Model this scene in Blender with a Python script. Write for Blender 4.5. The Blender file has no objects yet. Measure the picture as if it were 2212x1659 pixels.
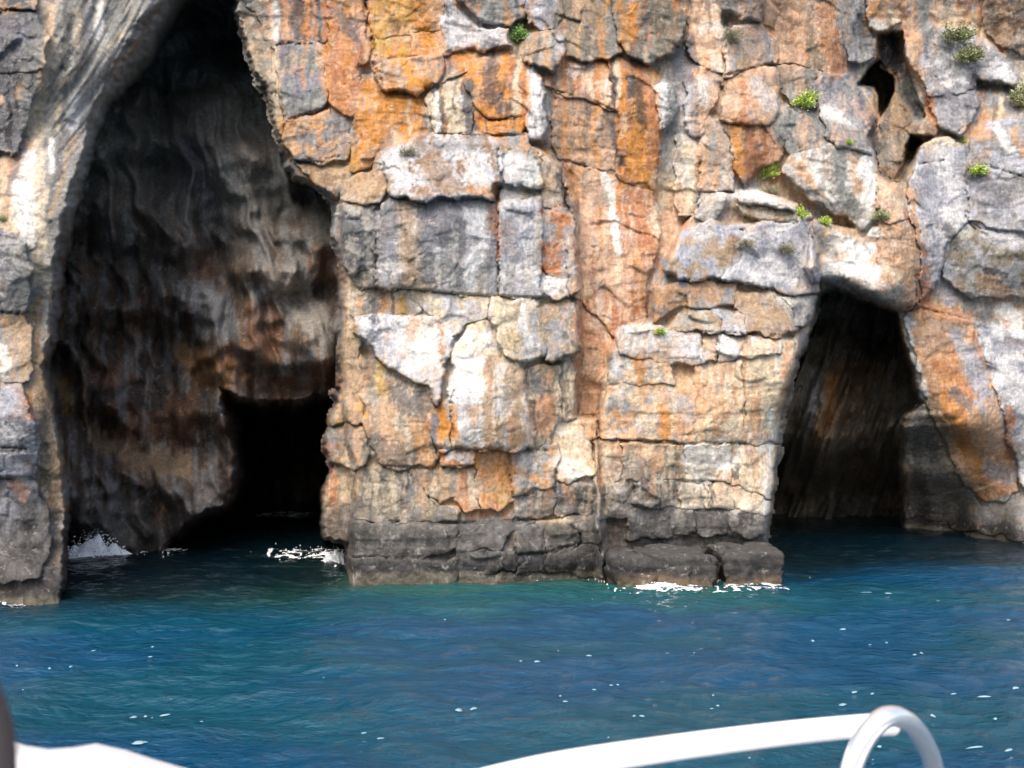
import bpy, math, random
import numpy as np
from mathutils import Vector

# ------------------------------------------------------------------ camera, sky, sun, exposure
SC = bpy.context.scene
W, H, F = 2212.0, 1659.0, 1916.0
PITCH = math.atan(130.5 / F)
CAMZ = 3.0
cam_d = bpy.data.cameras.new('camera')
cam = bpy.data.objects.new('camera', cam_d)
SC.collection.objects.link(cam)
SC.camera = cam
cam.location = (0, 0, CAMZ)
cam.rotation_euler = (math.radians(90) + PITCH, 0, 0)
cam_d.sensor_width = 36.0
cam_d.lens = 36.0 * F / W
cam_d.clip_start = 0.05
cam_d.clip_end = 3000
cam_d.dof.use_dof = True
cam_d.dof.focus_distance = 21.0
cam_d.dof.aperture_fstop = 4.5

world = bpy.data.worlds.new("World")
SC.world = world
world.use_nodes = True
wn = world.node_tree.nodes
wl = world.node_tree.links
sky = wn.new('ShaderNodeTexSky')
sky.sky_type = 'NISHITA'
sky.sun_disc = False
SUN_EL, SUN_AZ = 50.0, 200.0       # azimuth: compass degrees, 180 = behind the camera
sky.sun_elevation = math.radians(SUN_EL)
sky.sun_rotation = math.radians(SUN_AZ)
sky.air_density = 1.0
sky.dust_density = 4.0
sky.ozone_density = 1.0
wn['Background'].inputs[1].default_value = 0.13
wl.new(sky.outputs[0], wn['Background'].inputs[0])

sd_ = bpy.data.lights.new('sun', 'SUN')
sun = bpy.data.objects.new('sun', sd_)
SC.collection.objects.link(sun)
sd_.energy = 1.5
sd_.angle = math.radians(45)
sd_.color = (1.0, 0.90, 0.78)
a = math.radians(SUN_AZ)
dirv = Vector((math.sin(a) * math.cos(math.radians(SUN_EL)), math.cos(a) * math.cos(math.radians(SUN_EL)), math.sin(math.radians(SUN_EL))))
sun.rotation_euler = dirv.to_track_quat('Z', 'Y').to_euler()
sun.location = (0, -30, 60)

SC.view_settings.view_transform = 'Standard'
SC.view_settings.look = 'None'
SC.view_settings.gamma = 1
SC.view_settings.use_curve_mapping = False
SC.view_settings.exposure = 1.36

ALB = 0.60      # seen sRGB colour -> base colour

# ------------------------------------------------------------------ maths helpers
_rng = np.random.RandomState(7)
PERM = _rng.permutation(256)
PERM = np.concatenate([PERM, PERM, PERM])
G3 = _rng.normal(size=(256, 3)); G3 /= np.linalg.norm(G3, axis=1)[:, None]
G2 = _rng.normal(size=(256, 2)); G2 /= np.linalg.norm(G2, axis=1)[:, None]

def n2(x, y, seed=0):
    x = np.asarray(x, float) + seed * 17.3; y = np.asarray(y, float) + seed * 9.7
    xi = np.floor(x).astype(np.int64); yi = np.floor(y).astype(np.int64)
    xf = x - xi; yf = y - yi
    u = xf * xf * xf * (xf * (xf * 6 - 15) + 10); v = yf * yf * yf * (yf * (yf * 6 - 15) + 10)
    xi &= 255; yi &= 255
    def g(i, j, fx, fy):
        h = PERM[PERM[(xi + i) & 255] + ((yi + j) & 255)]
        gg = G2[h]
        return gg[..., 0] * fx + gg[..., 1] * fy
    a = g(0, 0, xf, yf); b = g(1, 0, xf - 1, yf); c = g(0, 1, xf, yf - 1); d = g(1, 1, xf - 1, yf - 1)
    return (a + u * (b - a) + v * ((c + u * (d - c)) - (a + u * (b - a)))) * 1.5

def n3(x, y, z, seed=0):
    x = x + seed * 13.1; y = y + seed * 7.7; z = z + seed * 3.3
    xi = np.floor(x).astype(np.int64); yi = np.floor(y).astype(np.int64); zi = np.floor(z).astype(np.int64)
    xf = x - xi; yf = y - yi; zf = z - zi
    u = xf * xf * (3 - 2 * xf); v = yf * yf * (3 - 2 * yf); w = zf * zf * (3 - 2 * zf)
    out = 0
    for i in (0, 1):
        for j in (0, 1):
            for k in (0, 1):
                h = PERM[PERM[PERM[(xi + i) & 255] + ((yi + j) & 255)] + ((zi + k) & 255)]
                gg = G3[h]
                val = gg[..., 0] * (xf - i) + gg[..., 1] * (yf - j) + gg[..., 2] * (zf - k)
                out = out + val * (u if i else 1 - u) * (v if j else 1 - v) * (w if k else 1 - w)
    return out * 1.4

def fbm2(x, y, oct=4, seed=0, gain=0.5):
    s = 0; a = 1; f = 1
    for o in range(oct):
        s = s + a * n2(x * f, y * f, seed + o); a *= gain; f *= 2.03
    return s

def hash2(i, j, s=0):
    return PERM[PERM[(i + 37 * s) & 255] + (j & 255)] / 255.0

def voro(x, y, seed=0):
    """returns F1, F2 and piecewise planar facet height"""
    xi = np.floor(x).astype(np.int64); yi = np.floor(y).astype(np.int64)
    f1 = np.full(x.shape, 9.0); f2 = np.full(x.shape, 9.0); hh = np.zeros(x.shape)
    for di in (-1, 0, 1):
        for dj in (-1, 0, 1):
            ci = xi + di; cj = yi + dj
            px = ci + 0.1 + 0.8 * hash2(ci, cj, seed + 1); py = cj + 0.1 + 0.8 * hash2(ci, cj, seed + 2)
            dx = x - px; dy = y - py
            d = np.sqrt(dx * dx + dy * dy)
            h = (hash2(ci, cj, seed + 3) - 0.5) * 1.6 * dx + (hash2(ci, cj, seed + 4) - 0.5) * 1.6 * dy + (hash2(ci, cj, seed + 5) - 0.5) * 0.8
            closer = d < f1
            f2 = np.where(closer, f1, np.minimum(f2, d))
            hh = np.where(closer, h, hh)
            f1 = np.where(closer, d, f1)
    return f1, f2, hh

def smooth(a, b, x):
    t = np.clip((x - a) / (b - a), 0, 1)
    return t * t * (3 - 2 * t)

def poly_sd(u, v, P):
    """signed distance to polygon, positive inside"""
    P = np.asarray(P, float)
    n = len(P)
    d = np.full(u.shape, 1e9); inside = np.zeros(u.shape, bool)
    for i in range(n):
        x0, y0 = P[i]; x1, y1 = P[(i + 1) % n]
        ex, ey = x1 - x0, y1 - y0
        wx, wy = u - x0, v - y0
        t = np.clip((wx * ex + wy * ey) / (ex * ex + ey * ey + 1e-9), 0, 1)
        dd = (wx - t * ex) ** 2 + (wy - t * ey) ** 2
        d = np.minimum(d, dd)
        if y0 != y1:
            cond = ((v >= min(y0, y1)) & (v < max(y0, y1)))
            xx = x0 + (v - y0) / (y1 - y0) * ex
            inside ^= cond & (u < xx)
    d = np.sqrt(d)
    return np.where(inside, d, -d)

def seg_d(u, v, x0, y0, x1, y1):
    ex, ey = x1 - x0, y1 - y0
    wx, wy = u - x0, v - y0
    t = np.clip((wx * ex + wy * ey) / (ex * ex + ey * ey + 1e-9), 0, 1)
    return np.sqrt((wx - t * ex) ** 2 + (wy - t * ey) ** 2), t

CP, SP = math.cos(PITCH), math.sin(PITCH)
def world_pt(u, v, Y):
    dx = (u - W / 2) / F; dz = -(v - H / 2) / F
    ry = CP - SP * dz; rz = SP + CP * dz
    t = Y / ry
    return dx * t, Y, CAMZ + rz * t
def world_depth_on_water(u, v, z=0.0):
    dz = -(v - H / 2) / F
    ry = CP - SP * dz; rz = SP + CP * dz
    t = (z - CAMZ) / rz
    return ry * t

OFF = {1: (0, 0), 2: (737.3, 0), 3: (1474.7, 0), 4: (0, 553), 5: (737.3, 553), 6: (1474.7, 553), 7: (0, 1106), 8: (737.3, 1106), 9: (1474.7, 1106), 0: None}
def pts(k, s):
    """'x,y x,y' in survey sheet k -> metric sheet; 'k:x,y' switches the sheet"""
    out = []
    for tok in s.split():
        if ':' in tok:
            kk, tok = tok.split(':'); k = int(kk)
        x, y = map(float, tok.split(','))
        if k: x, y = x / 3 + OFF[k][0], y / 3 + OFF[k][1]
        out.append((x, y))
    return out

PAL = dict(O=(216, 148, 72), o=(214, 172, 134), r=(192, 132, 92), R=(150, 84, 56), p=(220, 184, 156), c=(228, 210, 182), w=(214, 214, 217),
           W=(248, 246, 242), g=(158, 158, 160), G=(140, 143, 140), d=(108, 108, 112), D=(84, 84, 88), k=(58, 56, 58), b=(158, 132, 108), B=(104, 82, 62),
           y=(206, 166, 84), v=(130, 130, 138), V=(182, 184, 194), m=(98, 96, 94), M=(70, 70, 74), t=(186, 160, 130), s=(180, 176, 168), e=(140, 130, 112), q=(132, 126, 112))
def lin(c):
    c = np.array(c, float) / 255
    return np.where(c <= 0.04045, c / 12.92, ((c + 0.055) / 1.055) ** 2.4)
PALL = {k: lin(v) * ALB for k, v in PAL.items()}

# ------------------------------------------------------------------ survey of the cliff
# facade depth samples (u, v, Y)
FP = np.array([
 (600,0,22.6),(600,300,21.9),(700,380,21.7),(800,0,22.8),(1100,0,23.2),(1100,250,22.4),(1350,0,24),(1330,300,23),(1330,600,22.7),(1300,850,22.3),
 (1550,0,24.6),(1550,300,23.9),(1750,100,25.6),(1750,400,24.6),(1900,100,26.8),(1900,500,25),(2100,100,27.5),(2100,400,26.6),(2212,700,27),
 (2060,650,26.2),(2080,900,26.0),(2212,1150,26.6),(1960,1100,32.5),(1975,1000,29.0),(1965,900,26.8),(2060,1110,31.5),(2120,1130,29),(2060,1000,28),(2000,760,26.4),(1970,700,26.2),(1880,620,24.8),
 (760,1100,21),(1000,1230,20.9),(1000,900,21),(900,500,21.3),(1280,1100,21.6),(1600,1100,22.4),(1500,900,22.2),(1650,800,22.6),(745,750,21.8),
 (60,1300,16.8),(60,900,17.3),(60,500,17.6),(90,100,18.6),(260,0,20.2),(430,-60,21.8),(140,900,18.2),(130,1150,18.2),
 (-600,1200,15),(-600,0,16.5),(3000,1200,25),(3000,0,26),(2600,600,26),
 (-600,-1400,22),(600,-1400,28),(1400,-1400,30),(2400,-1400,32),(3000,-1400,32),(600,-600,24),(1500,-600,27),(2300,-600,29.5),(0,-600,19.5)], float)
def facade(u, v):
    num = 0; den = 0
    for (a, b, Y) in FP:
        r2 = (u - a) ** 2 + (v - b) ** 2
        w = 1.0 / (r2 + 45.0 ** 2) ** 1.7
        num = num + w * Y; den = den + w
    return num / den

CAVE_L = pts(0, '352,-6 420,-38 512,-34 522,45 545,130 578,195 603,285 640,375 690,402 728,432 738,500 742,570 745,660 742,760 742,850 728,880 714,912 728,945 738,960 722,1010 705,1060 700,1110 702,1160 752,1172 752,1420 122,1420 134,1180 136,1100 128,980 112,900 96,830 88,790 104,720 106,640 112,560 122,510 140,430 170,345 185,285 196,235 226,165 262,95 300,36')
CAVE_R = pts(0, '1768,628 1800,618 1850,632 1890,652 1930,664 1942,672 1950,720 1968,770 1985,835 1997,878 1972,920 1958,985 1955,1050 1957,1105 1960,1420 1652,1420 1655,1140 1662,1080 1668,1010 1676,940 1683,890 1700,830 1718,780 1738,738 1750,690')
HOLE_L = pts(0, '470,838 520,852 600,868 690,848 760,850 790,900 790,1420 345,1420 350,1185 400,1128 470,1090 505,1050 500,960')
PILLAR = pts(0, '832,312 880,295 1075,302 1160,325 1215,358 1243,430 1252,600 1254,760 1244,900 1285,906 1292,1040 1312,1170 1330,1420 753,1420 757,1160 765,1040 742,900 740,780 737,560 738,430 800,385')
BUTT = pts(0, '1410,612 1470,500 1540,424 1640,415 1720,445 1757,530 1768,630 1742,720 1702,830 1683,950 1668,1080 1657,1150 1657,1420 1290,1420 1288,905 1318,760 1345,712 1408,690')
FOOT = pts(0, '748,1120 900,1132 1010,1132 1120,1130 1290,1112 1305,1180 1310,1420 742,1420')
ARCH = pts(0, '1745,575 1760,480 1850,500 1893,385 1935,402 1958,440 1988,525 1995,560 1982,660 1930,667 1850,625 1800,605 1760,605')
CLEFT = pts(0, '1898,74 1948,72 1955,130 1975,200 1995,250 1975,290 1990,310 1965,350 1945,400 1925,395 1895,360 1880,300 1895,255 1890,200 1855,182 1897,123')
CLEFT2 = pts(0, '1853,182 1899,130 1901,149 1928,169 1932,198 1920,231 1901,252 1897,207 1888,184')
CLEFT3 = pts(3, '1480,880 1600,880 1600,905 1520,960 1485,1070 1430,1170 1370,1160 1430,1080 1445,1000')
# masses: polygon, protrusion m, roll px
MASSES = [(PILLAR, 1.0, 14), (BUTT, 0.95, 20), (FOOT, 0.35, 10), (ARCH, 0.9, 26),
          (CLEFT, -1.0, 18), (CLEFT2, -2.6, 10), (CLEFT3, -0.8, 14)]

# rock blocks: sheet, outline, protrusion, base colour, second colour, style (s streaks, b blotches), roll px
BL = '''
2|165,-300 190,130 200,235 250,270 420,220 440,225 660,200 690,-300|.35|O|o|b|9
2|215,240 300,262 420,222 455,300 460,378 215,385|.42|O|y|b|6
2|448,222 650,205 640,370 470,378 460,300|.4|O|o|b|6
2|213,390 460,385 640,375 660,470 620,540 540,560 470,600 380,580 260,572 225,480|.75|o|O|b|12
2|690,0 820,130 900,210 1080,190 1090,300 870,310 660,340 655,200|.55|g|w|b|9
2|755,-300 760,0 900,120 1090,170 1160,90 1165,-300|.5|G|g|s|10
2|1195,-300 1430,-300 1430,60 1400,180 1290,205 1220,100 1175,40|.5|V|g|b|10
2|1210,235 1390,190 1440,255 1440,330 1410,430 1370,462 1200,380 1195,300|.8|t|g|b|14
2|660,345 870,315 1090,335 1060,378 930,370 830,470 700,512 650,440|.3|b|r|b|9
2|830,440 930,375 970,385 900,440 700,515 640,540 660,500|.42|r|t|b|6
2|130,520 230,575 480,610 550,700 590,870 480,880 380,960 270,1060 60,1110 90,780 120,560|.35|O|o|b|8
2|560,640 600,560 780,510 850,650 840,865 600,868 560,720|.4|c|d|s|8
2|790,490 960,390 1090,370 1205,415 1215,600 1205,760 950,765 855,660 800,540|.45|r|O|s|10
2|855,670 950,768 1190,770 1150,868 845,866|.38|O|r|b|6
2|1240,420 1290,490 1300,660 1320,850 1300,920 1220,885 1215,700 1222,600|.5|w|g|s|8
2|1300,500 1380,480 1430,375 1590,372 1720,372 1795,720 1600,640 1390,590|.22|p|r|s|9
2|1395,598 1600,648 1790,730 1780,1000 1790,1120 1700,1105 1580,1065 1420,1040 1365,950 1380,800|.16|o|p|s|9
2|1725,372 1990,400 2040,500 2060,640 2070,800 2060,950 2040,1080 2010,1215 1900,1185 1795,1130 1795,720|.3|r|O|s|12
2|1440,-300 1700,-300 1760,100 1825,350 1600,375 1440,355 1400,180|.55|e|b|s|10
2|1705,-300 2300,-300 2212,200 2150,350 2000,398 1840,352 1765,150|.7|q|r|s|14
2|2050,540 2130,580 2170,680 2150,780 2070,830 2060,700|.5|W|w|b|10
2|280,1040 440,935 480,885 640,872 900,878 1010,912 1030,960 1025,1180 985,1200 978,1280 870,1270 740,1280 480,1290 330,1250 300,1130|.75|w|b|b|13
2|1035,980 1220,972 1280,1050 1300,1180 1290,1228 1180,1220 1042,1200|.55|w|W|b|9
2|1035,890 1160,880 1225,892 1215,970 1040,968|.4|t|g|b|5
2|1285,990 1360,1000 1420,1080 1430,1200 1420,1335 1310,1350 1303,1200|.3|t|c|b|8
2|0,1185 80,1150 270,1090 300,1235 240,1315 0,1308|.45|b|s|b|9
0|823,443 847,431 897,433 997,430 1037,432 1066,443 1073,467 1073,553 1074,640 1045,640 980,632 900,622 814,622 811,553 814,500|.5|g|w|s|7
2|1030,1305 1280,1292 1300,1370 1308,1560 5:1285,100 5:1298,268 5:1032,262 5:1024,0|.62|V|w|b|8
2|1040,1222 1180,1226 1288,1240 1280,1283 1030,1293|.35|g|e|b|4
2|1312,1362 1450,1352 1508,1430 1512,1659 5:1500,110 5:1490,145 5:1350,138 5:1300,60 5:1290,0|.45|r|g|b|8
5|1310,145 1455,150 1470,250 1400,268 1310,262|.6|w|g|b|6
5|1450,-180 1505,-210 1510,0 1560,110 1545,190 1495,240 1480,150 1460,60|.55|V|g|b|7
0|733,443 805,437 812,470 811,575 760,590 745,570 727,520|.45|d|s|b|8
0|760,592 811,578 812,622 772,622|.35|q|g|b|5
2|1430,1055 1580,1092 1900,1200 2010,1250 2050,1400 2050,1590 5:1980,100 5:1955,430 5:1800,535 5:1500,250 5:1560,130 5:1515,0 5:1515,-200 5:1490,-300|.28|r|p|s|9
5|1500,262 1790,545 1745,640 1730,840 1680,960 1650,1030 1545,1035 1495,640 1530,420|.18|r|o|s|9
5|70,235 240,216 420,216 435,290 530,350 480,388 150,388 75,395|.25|o|G|s|5
5|432,216 640,238 940,260 960,290 955,395 830,440 700,520 640,440 600,390 520,340 440,280|.42|w|c|b|8
5|975,268 1020,272 1060,300 1150,282 1275,292 1290,480 1320,600 1308,650 1160,690 1060,640 1030,570 980,420|.75|c|W|s|12
5|1302,322 1440,290 1490,300 1540,400 1550,500 1545,590 1430,668 1330,658 1322,590 1297,480|.6|g|e|b|13
5|90,430 200,392 430,400 600,400 640,440 728,540 700,620 650,700 655,760 608,960 590,880 560,850 440,788 330,728 230,640 170,560 110,480|.62|w|V|b|12
5|715,640 830,445 950,400 1010,480 1040,620 1048,668 900,700 735,755|.45|c|w|b|9
5|700,850 725,760 870,672 1052,660 1130,670 1178,760 1200,870 1230,950 1248,1080 1248,1238 1205,1210 1180,1248 860,1248 725,1238 712,960|.62|w|t|s|12
5|1202,745 1320,720 1400,716 1400,830 1430,1000 1425,1055 1370,1090 1350,1235 1262,1255 1256,1080 1230,920|.38|e|b|s|8
5|1405,716 1480,680 1530,800 1530,1035 1432,1055 1440,980|.3|e|s|s|8
5|130,655 230,680 330,762 440,822 560,862 588,920 588,1000 560,1060 580,1180 618,1300 600,1358 440,1368 270,1358 210,1270 160,1120 140,960|.35|b|q|s|12
5|20,480 88,440 120,600 130,800 138,930 115,960 5,870 5,640|.3|t|d|s|10
5|-30,900 60,900 130,965 143,1055 60,1078 -55,1080 -60,1055 -20,960|.45|e|y|b|12
5|-60,1110 100,1110 150,1160 200,1290 90,1370 -50,1330 -90,1230|.3|q|b|b|12
5|570,1015 620,982 700,940 713,1000 700,1236 642,1265 602,1190 567,1080|.4|O|d|s|8
5|642,1288 720,1262 863,1258 858,1350 770,1366 662,1358|.45|r|w|b|7
5|872,1262 1100,1275 1092,1400 1112,1520 1105,1590 1000,1640 900,1640 868,1500|.3|r|O|s|8
5|862,1372 870,1500 895,1640 800,1645 742,1590 744,1470 780,1375|.28|r|t|s|7
5|1112,1282 1240,1272 1395,1215 1405,1320 1368,1488 1122,1548 1103,1440|.42|o|g|b|9
5|1402,1085 1530,1062 1555,1040 1600,1190 1628,1300 1625,1430 1402,1465 1410,1330 1382,1200|.3|c|t|b|8
5|1560,1040 1640,1062 1650,1150 1620,1185 1600,1180|.4|o|t|b|6
5|482,1382 620,1372 738,1382 738,1560 640,1598 552,1556 512,1480|.25|e|b|b|8
0|763,1013 827,1010 893,1015 915,1060 940,1095 984,1100 985,1124 890,1124 840,1127 800,1117 764,1114|.25|q|m|b|10
5|1122,1562 1368,1502 1372,1650 1350,1668 1120,1690|.28|m|d|b|7
5|1392,1485 1636,1455 1642,1640 1560,1670 1395,1672|.26|m|d|b|7
5|1652,1465 1830,1485 1885,1560 1875,1700 1660,1700|.22|m|g|b|7
5|1950,1490 2040,1540 2068,1590 2000,1630 1882,1600|.45|s|m|b|6
0|1337,735 1345,712 1363,708 1420,710 1512,718 1515,780 1455,780 1390,775 1340,760|.5|w|s|b|9
0|1520,722 1552,724 1552,780 1520,781|.4|o|s|b|6
6|240,512 360,512 640,540 620,645 380,638 235,688|.38|w|t|s|7
5|1742,640 1800,622 1960,642 2080,682 2115,702 2148,828 1900,826 1732,818|.35|s|o|b|8
0|1312,833 1372,830 1500,832 1500,952 1382,948 1302,946 1292,900|.3|o|g|b|9
0|1503,786 1600,782 1608,952 1503,953|.28|o|c|s|8
0|1603,770 1640,738 1715,738 1700,830 1685,900 1679,955 1612,954|.26|c|o|s|9
0|1378,958 1475,960 1480,1033 1350,1038 1345,965|.26|t|e|b|6
0|1483,961 1575,963 1580,1038 1485,1040|.3|c|W|b|6
0|1582,961 1678,964 1672,1010 1664,1075 1584,1040|.28|c|t|s|6
0|1287,952 1340,952 1342,1038 1290,1040|.25|o|t|b|6
0|1362,1045 1420,1030 1470,1045 1468,1095 1400,1100|.22|m|s|b|6
0|1472,1046 1520,1044 1520,1098 1470,1098|.24|s|c|s|5
0|1523,1044 1580,1044 1582,1098 1524,1098|.22|c|m|s|5
0|1586,1046 1662,1082 1655,1110 1588,1098|.26|c|m|s|6
0|1362,1104 1450,1104 1450,1158 1362,1160|.2|m|d|b|6
0|1454,1104 1500,1104 1502,1156 1454,1158|.22|m|d|b|6
0|1505,1104 1570,1104 1572,1156 1505,1156|.2|d|m|b|6
0|1575,1104 1652,1114 1650,1156 1576,1156|.24|m|s|b|7
0|760,1132 840,1134 930,1132 985,1140 985,1180 930,1205 830,1210 758,1205|.3|m|D|b|9
0|990,1140 1056,1128 1150,1126 1110,1145 1090,1160 1082,1188 990,1188|.22|m|d|b|8
8|1132,142 1180,112 1298,92 1316,200 1306,258 1152,268 1127,210|.42|q|m|b|8
8|1325,95 1480,82 1535,150 1545,200 1430,230 1332,262|.4|q|m|b|8
8|1490,80 1648,52 1688,170 1678,208 1565,205 1530,120|.3|m|q|b|7
8|1332,275 1460,242 1640,205 1695,360 1678,425 1480,398 1332,378|.35|D|m|b|10
8|950,262 1018,262 1038,368 942,388|.3|m|d|b|7
8|1042,272 1130,264 1140,378 1052,378|.3|D|m|b|7
8|1150,282 1318,274 1323,370 1152,398|.32|D|m|b|7
8|752,250 938,242 940,368 742,388|.25|D|m|b|8
0|757,1208 880,1214 985,1212 985,1280 757,1280|.3|D|q|s|8
0|988,1236 1100,1244 1180,1236 1305,1240 1305,1290 988,1290|.22|q|D|s|8
1|1600,20 2100,-100 2150,250 1990,290 1760,300 1700,150|.3|r|D|s|9
1|1760,312 2050,282 2110,332 2118,655 2050,700 1880,768 1822,650 1792,450|.45|G|v|b|9
0|705,97 778,130 776,190 763,258 740,248 708,220|.4|r|o|b|9
0|625,262 710,240 755,267 758,320 750,343 690,350 640,343 608,300|.45|g|o|b|12
0|640,352 758,362 760,398 730,428 690,398|.3|b|t|b|9
0|735,397 828,368 833,412 815,435 736,438|.3|t|b|b|8
0|508,-100 560,-100 570,30 585,100 600,200 610,262 606,300 578,192 546,128 522,40|.25|e|t|b|9
0|700,-100 785,-100 788,60 800,105 788,145 715,95|.32|r|o|s|8
3|250,-300 510,-300 520,70 500,130 380,130 360,80 250,60|.7|g|b|b|14
3|350,172 500,152 530,222 600,262 600,400 500,428 290,488 282,400 272,270|.65|t|g|b|12
3|0,-300 240,-300 245,100 265,300 268,455 130,428 80,400 50,300|.4|p|o|b|10
3|282,495 480,432 600,442 632,560 618,700 580,800 470,808 330,788 252,760|.6|o|p|b|14
3|60,432 140,432 268,492 250,600 170,740 130,880 60,890 5,800 32,480|.35|o|p|s|9
3|252,795 460,812 600,805 640,1000 480,1100 400,1185 332,1100 312,900|.42|r|o|s|10
3|95,1000 165,760 248,800 308,950 328,1218 102,1245|.4|s|o|s|11
3|-30,900 55,900 88,985 96,1245 78,1385 -20,1400 -60,1150|.35|c|o|s|9
3|560,-300 1000,-300 1010,150 1060,375 1040,488 930,458 860,438 620,398 603,250 535,150|.3|o|r|s|9
3|1005,-300 1180,-300 1200,180 1265,290 1200,378 1080,398 1032,260|.35|G|g|s|9
3|1185,-300 1395,-300 1395,148 1290,215 1212,180|.42|o|c|b|9
3|620,432 860,452 900,472 850,555 865,680 790,715 632,600|.4|e|G|b|9
3|900,475 1060,492 1130,602 1200,760 1218,900 1226,1005 1000,938 942,868 912,760 880,650 855,560|.65|g|v|b|16
3|620,692 790,722 908,800 935,880 925,920 720,1008 602,880|.42|G|d|b|12
3|720,1012 940,935 1218,995 1248,1180 1252,1440 1150,1478 1070,1400 850,1300 700,1180 650,1100|.5|s|W|b|10
3|742,1412 830,1392 840,1530 770,1490|.4|V|g|b|8
0|1893,382 1935,402 1957,432 1960,470 1900,475|.5|p|o|b|9
0|1900,480 1962,475 1986,522 1994,556 1988,600 1980,650 1930,662 1882,640 1892,560|.45|p|o|b|12
0|1760,572 1800,554 1895,492 1898,540 1888,640 1850,618 1765,596|.35|p|W|b|10
3|1440,300 1600,180 1850,200 1900,250 2060,380 2165,490 2158,530 1890,520 1880,570 1700,620 1600,620 1500,450|.6|g|w|b|14
3|1590,625 1880,575 1915,680 1868,800 1790,865 1662,818|.45|v|g|b|12
3|1900,-300 2500,-300 2500,420 2300,400 2100,300 1980,220|.1|B|b|b|10
0|1908,258 1930,232 1950,238 1962,262 1950,300 1925,312 1905,300|.35|t|c|b|9
0|1938,150 1955,140 1972,200 1990,248 1972,262 1950,215|.25|G|e|s|8
0|1905,80 1922,82 1926,120 1912,140 1902,125|.2|D|B|b|6
0|1900,310 1930,322 1940,385 1912,380 1896,345|.3|b|B|b|8
3|1320,700 1420,662 1560,782 1655,832 1600,872 1480,880 1442,1040 1290,1070 1245,900|.3|t|b|b|14
0|1975,380 1988,326 2040,300 2085,320 2089,380 2090,478 2060,500 2030,560 2025,600 1990,648 1995,553 1962,440|.6|V|w|b|13
0|2093,322 2130,272 2212,250 2500,250 2500,520 2200,500 2130,490 2097,478|.45|g|V|b|11
0|2096,488 2130,497 2200,507 2500,525 2500,640 2100,640 2045,600 2045,540 2065,505|.3|e|g|b|12
0|1990,655 2080,690 2110,700 2140,800 2175,950 2200,1060 2130,1090 2080,1040 2040,960 2010,880 1975,760 1955,690|.25|o|r|s|12
0|2112,702 2212,722 2500,740 2500,1060 2215,1055 2180,950 2148,820|.4|V|w|b|12
0|1958,905 1998,885 2060,1010 2120,1095 2205,1070 2500,1080 2500,1200 2212,1170 2090,1140 1962,1112|.12|g|s|b|14
3|330,1245 480,1232 720,1332 722,1368 500,1332 360,1310|.6|W|s|b|6
3|350,1330 728,1382 733,1428 560,1438 400,1390|.45|c|t|b|6
3|100,1255 270,1262 288,1330 200,1398 95,1408|.35|s|g|b|9
0|1470,512 1535,475 1560,493 1605,492 1598,560 1556,602 1470,600 1442,580|.6|t|V|b|12
0|1608,492 1650,482 1720,484 1757,530 1764,575 1768,628 1715,632 1650,620 1560,602 1602,560|.68|V|w|b|15
0|1412,622 1475,608 1588,617 1588,653 1530,655 1470,664 1417,690|.45|o|g|b|8
6|365,242 620,232 715,252 735,400 735,476 600,516 405,480 402,385 352,330|.5|t|b|b|9
6|640,262 858,262 848,330 818,418 742,436 702,320|.55|s|d|b|10
6|0,342 180,362 255,440 246,488 0,478 -100,468|.5|t|s|b|7
6|195,332 330,382 398,392 398,486 255,488 272,430|.55|V|s|b|7
1|-300,70 240,75 300,250 280,450 0,470 -300,460|.3|d|v|s|9
1|-300,470 275,460 220,640 150,850 120,980 -300,970|.35|d|k|s|9
1|-300,-300 180,-300 235,62 -300,55|.4|D|b|b|9
4|-300,-120 60,-150 150,-60 200,120 200,250 160,360 -300,365|.35|g|d|b|9
4|-300,372 150,370 200,480 190,640 180,810 -300,830|.25|t|g|s|8
4|-300,840 120,835 200,1010 240,1230 230,1440 -300,1440|.3|V|v|b|8
4|-300,1450 230,1450 300,1659 7:330,180 7:250,420 7:-300,500|.22|d|v|b|10
'''
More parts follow.
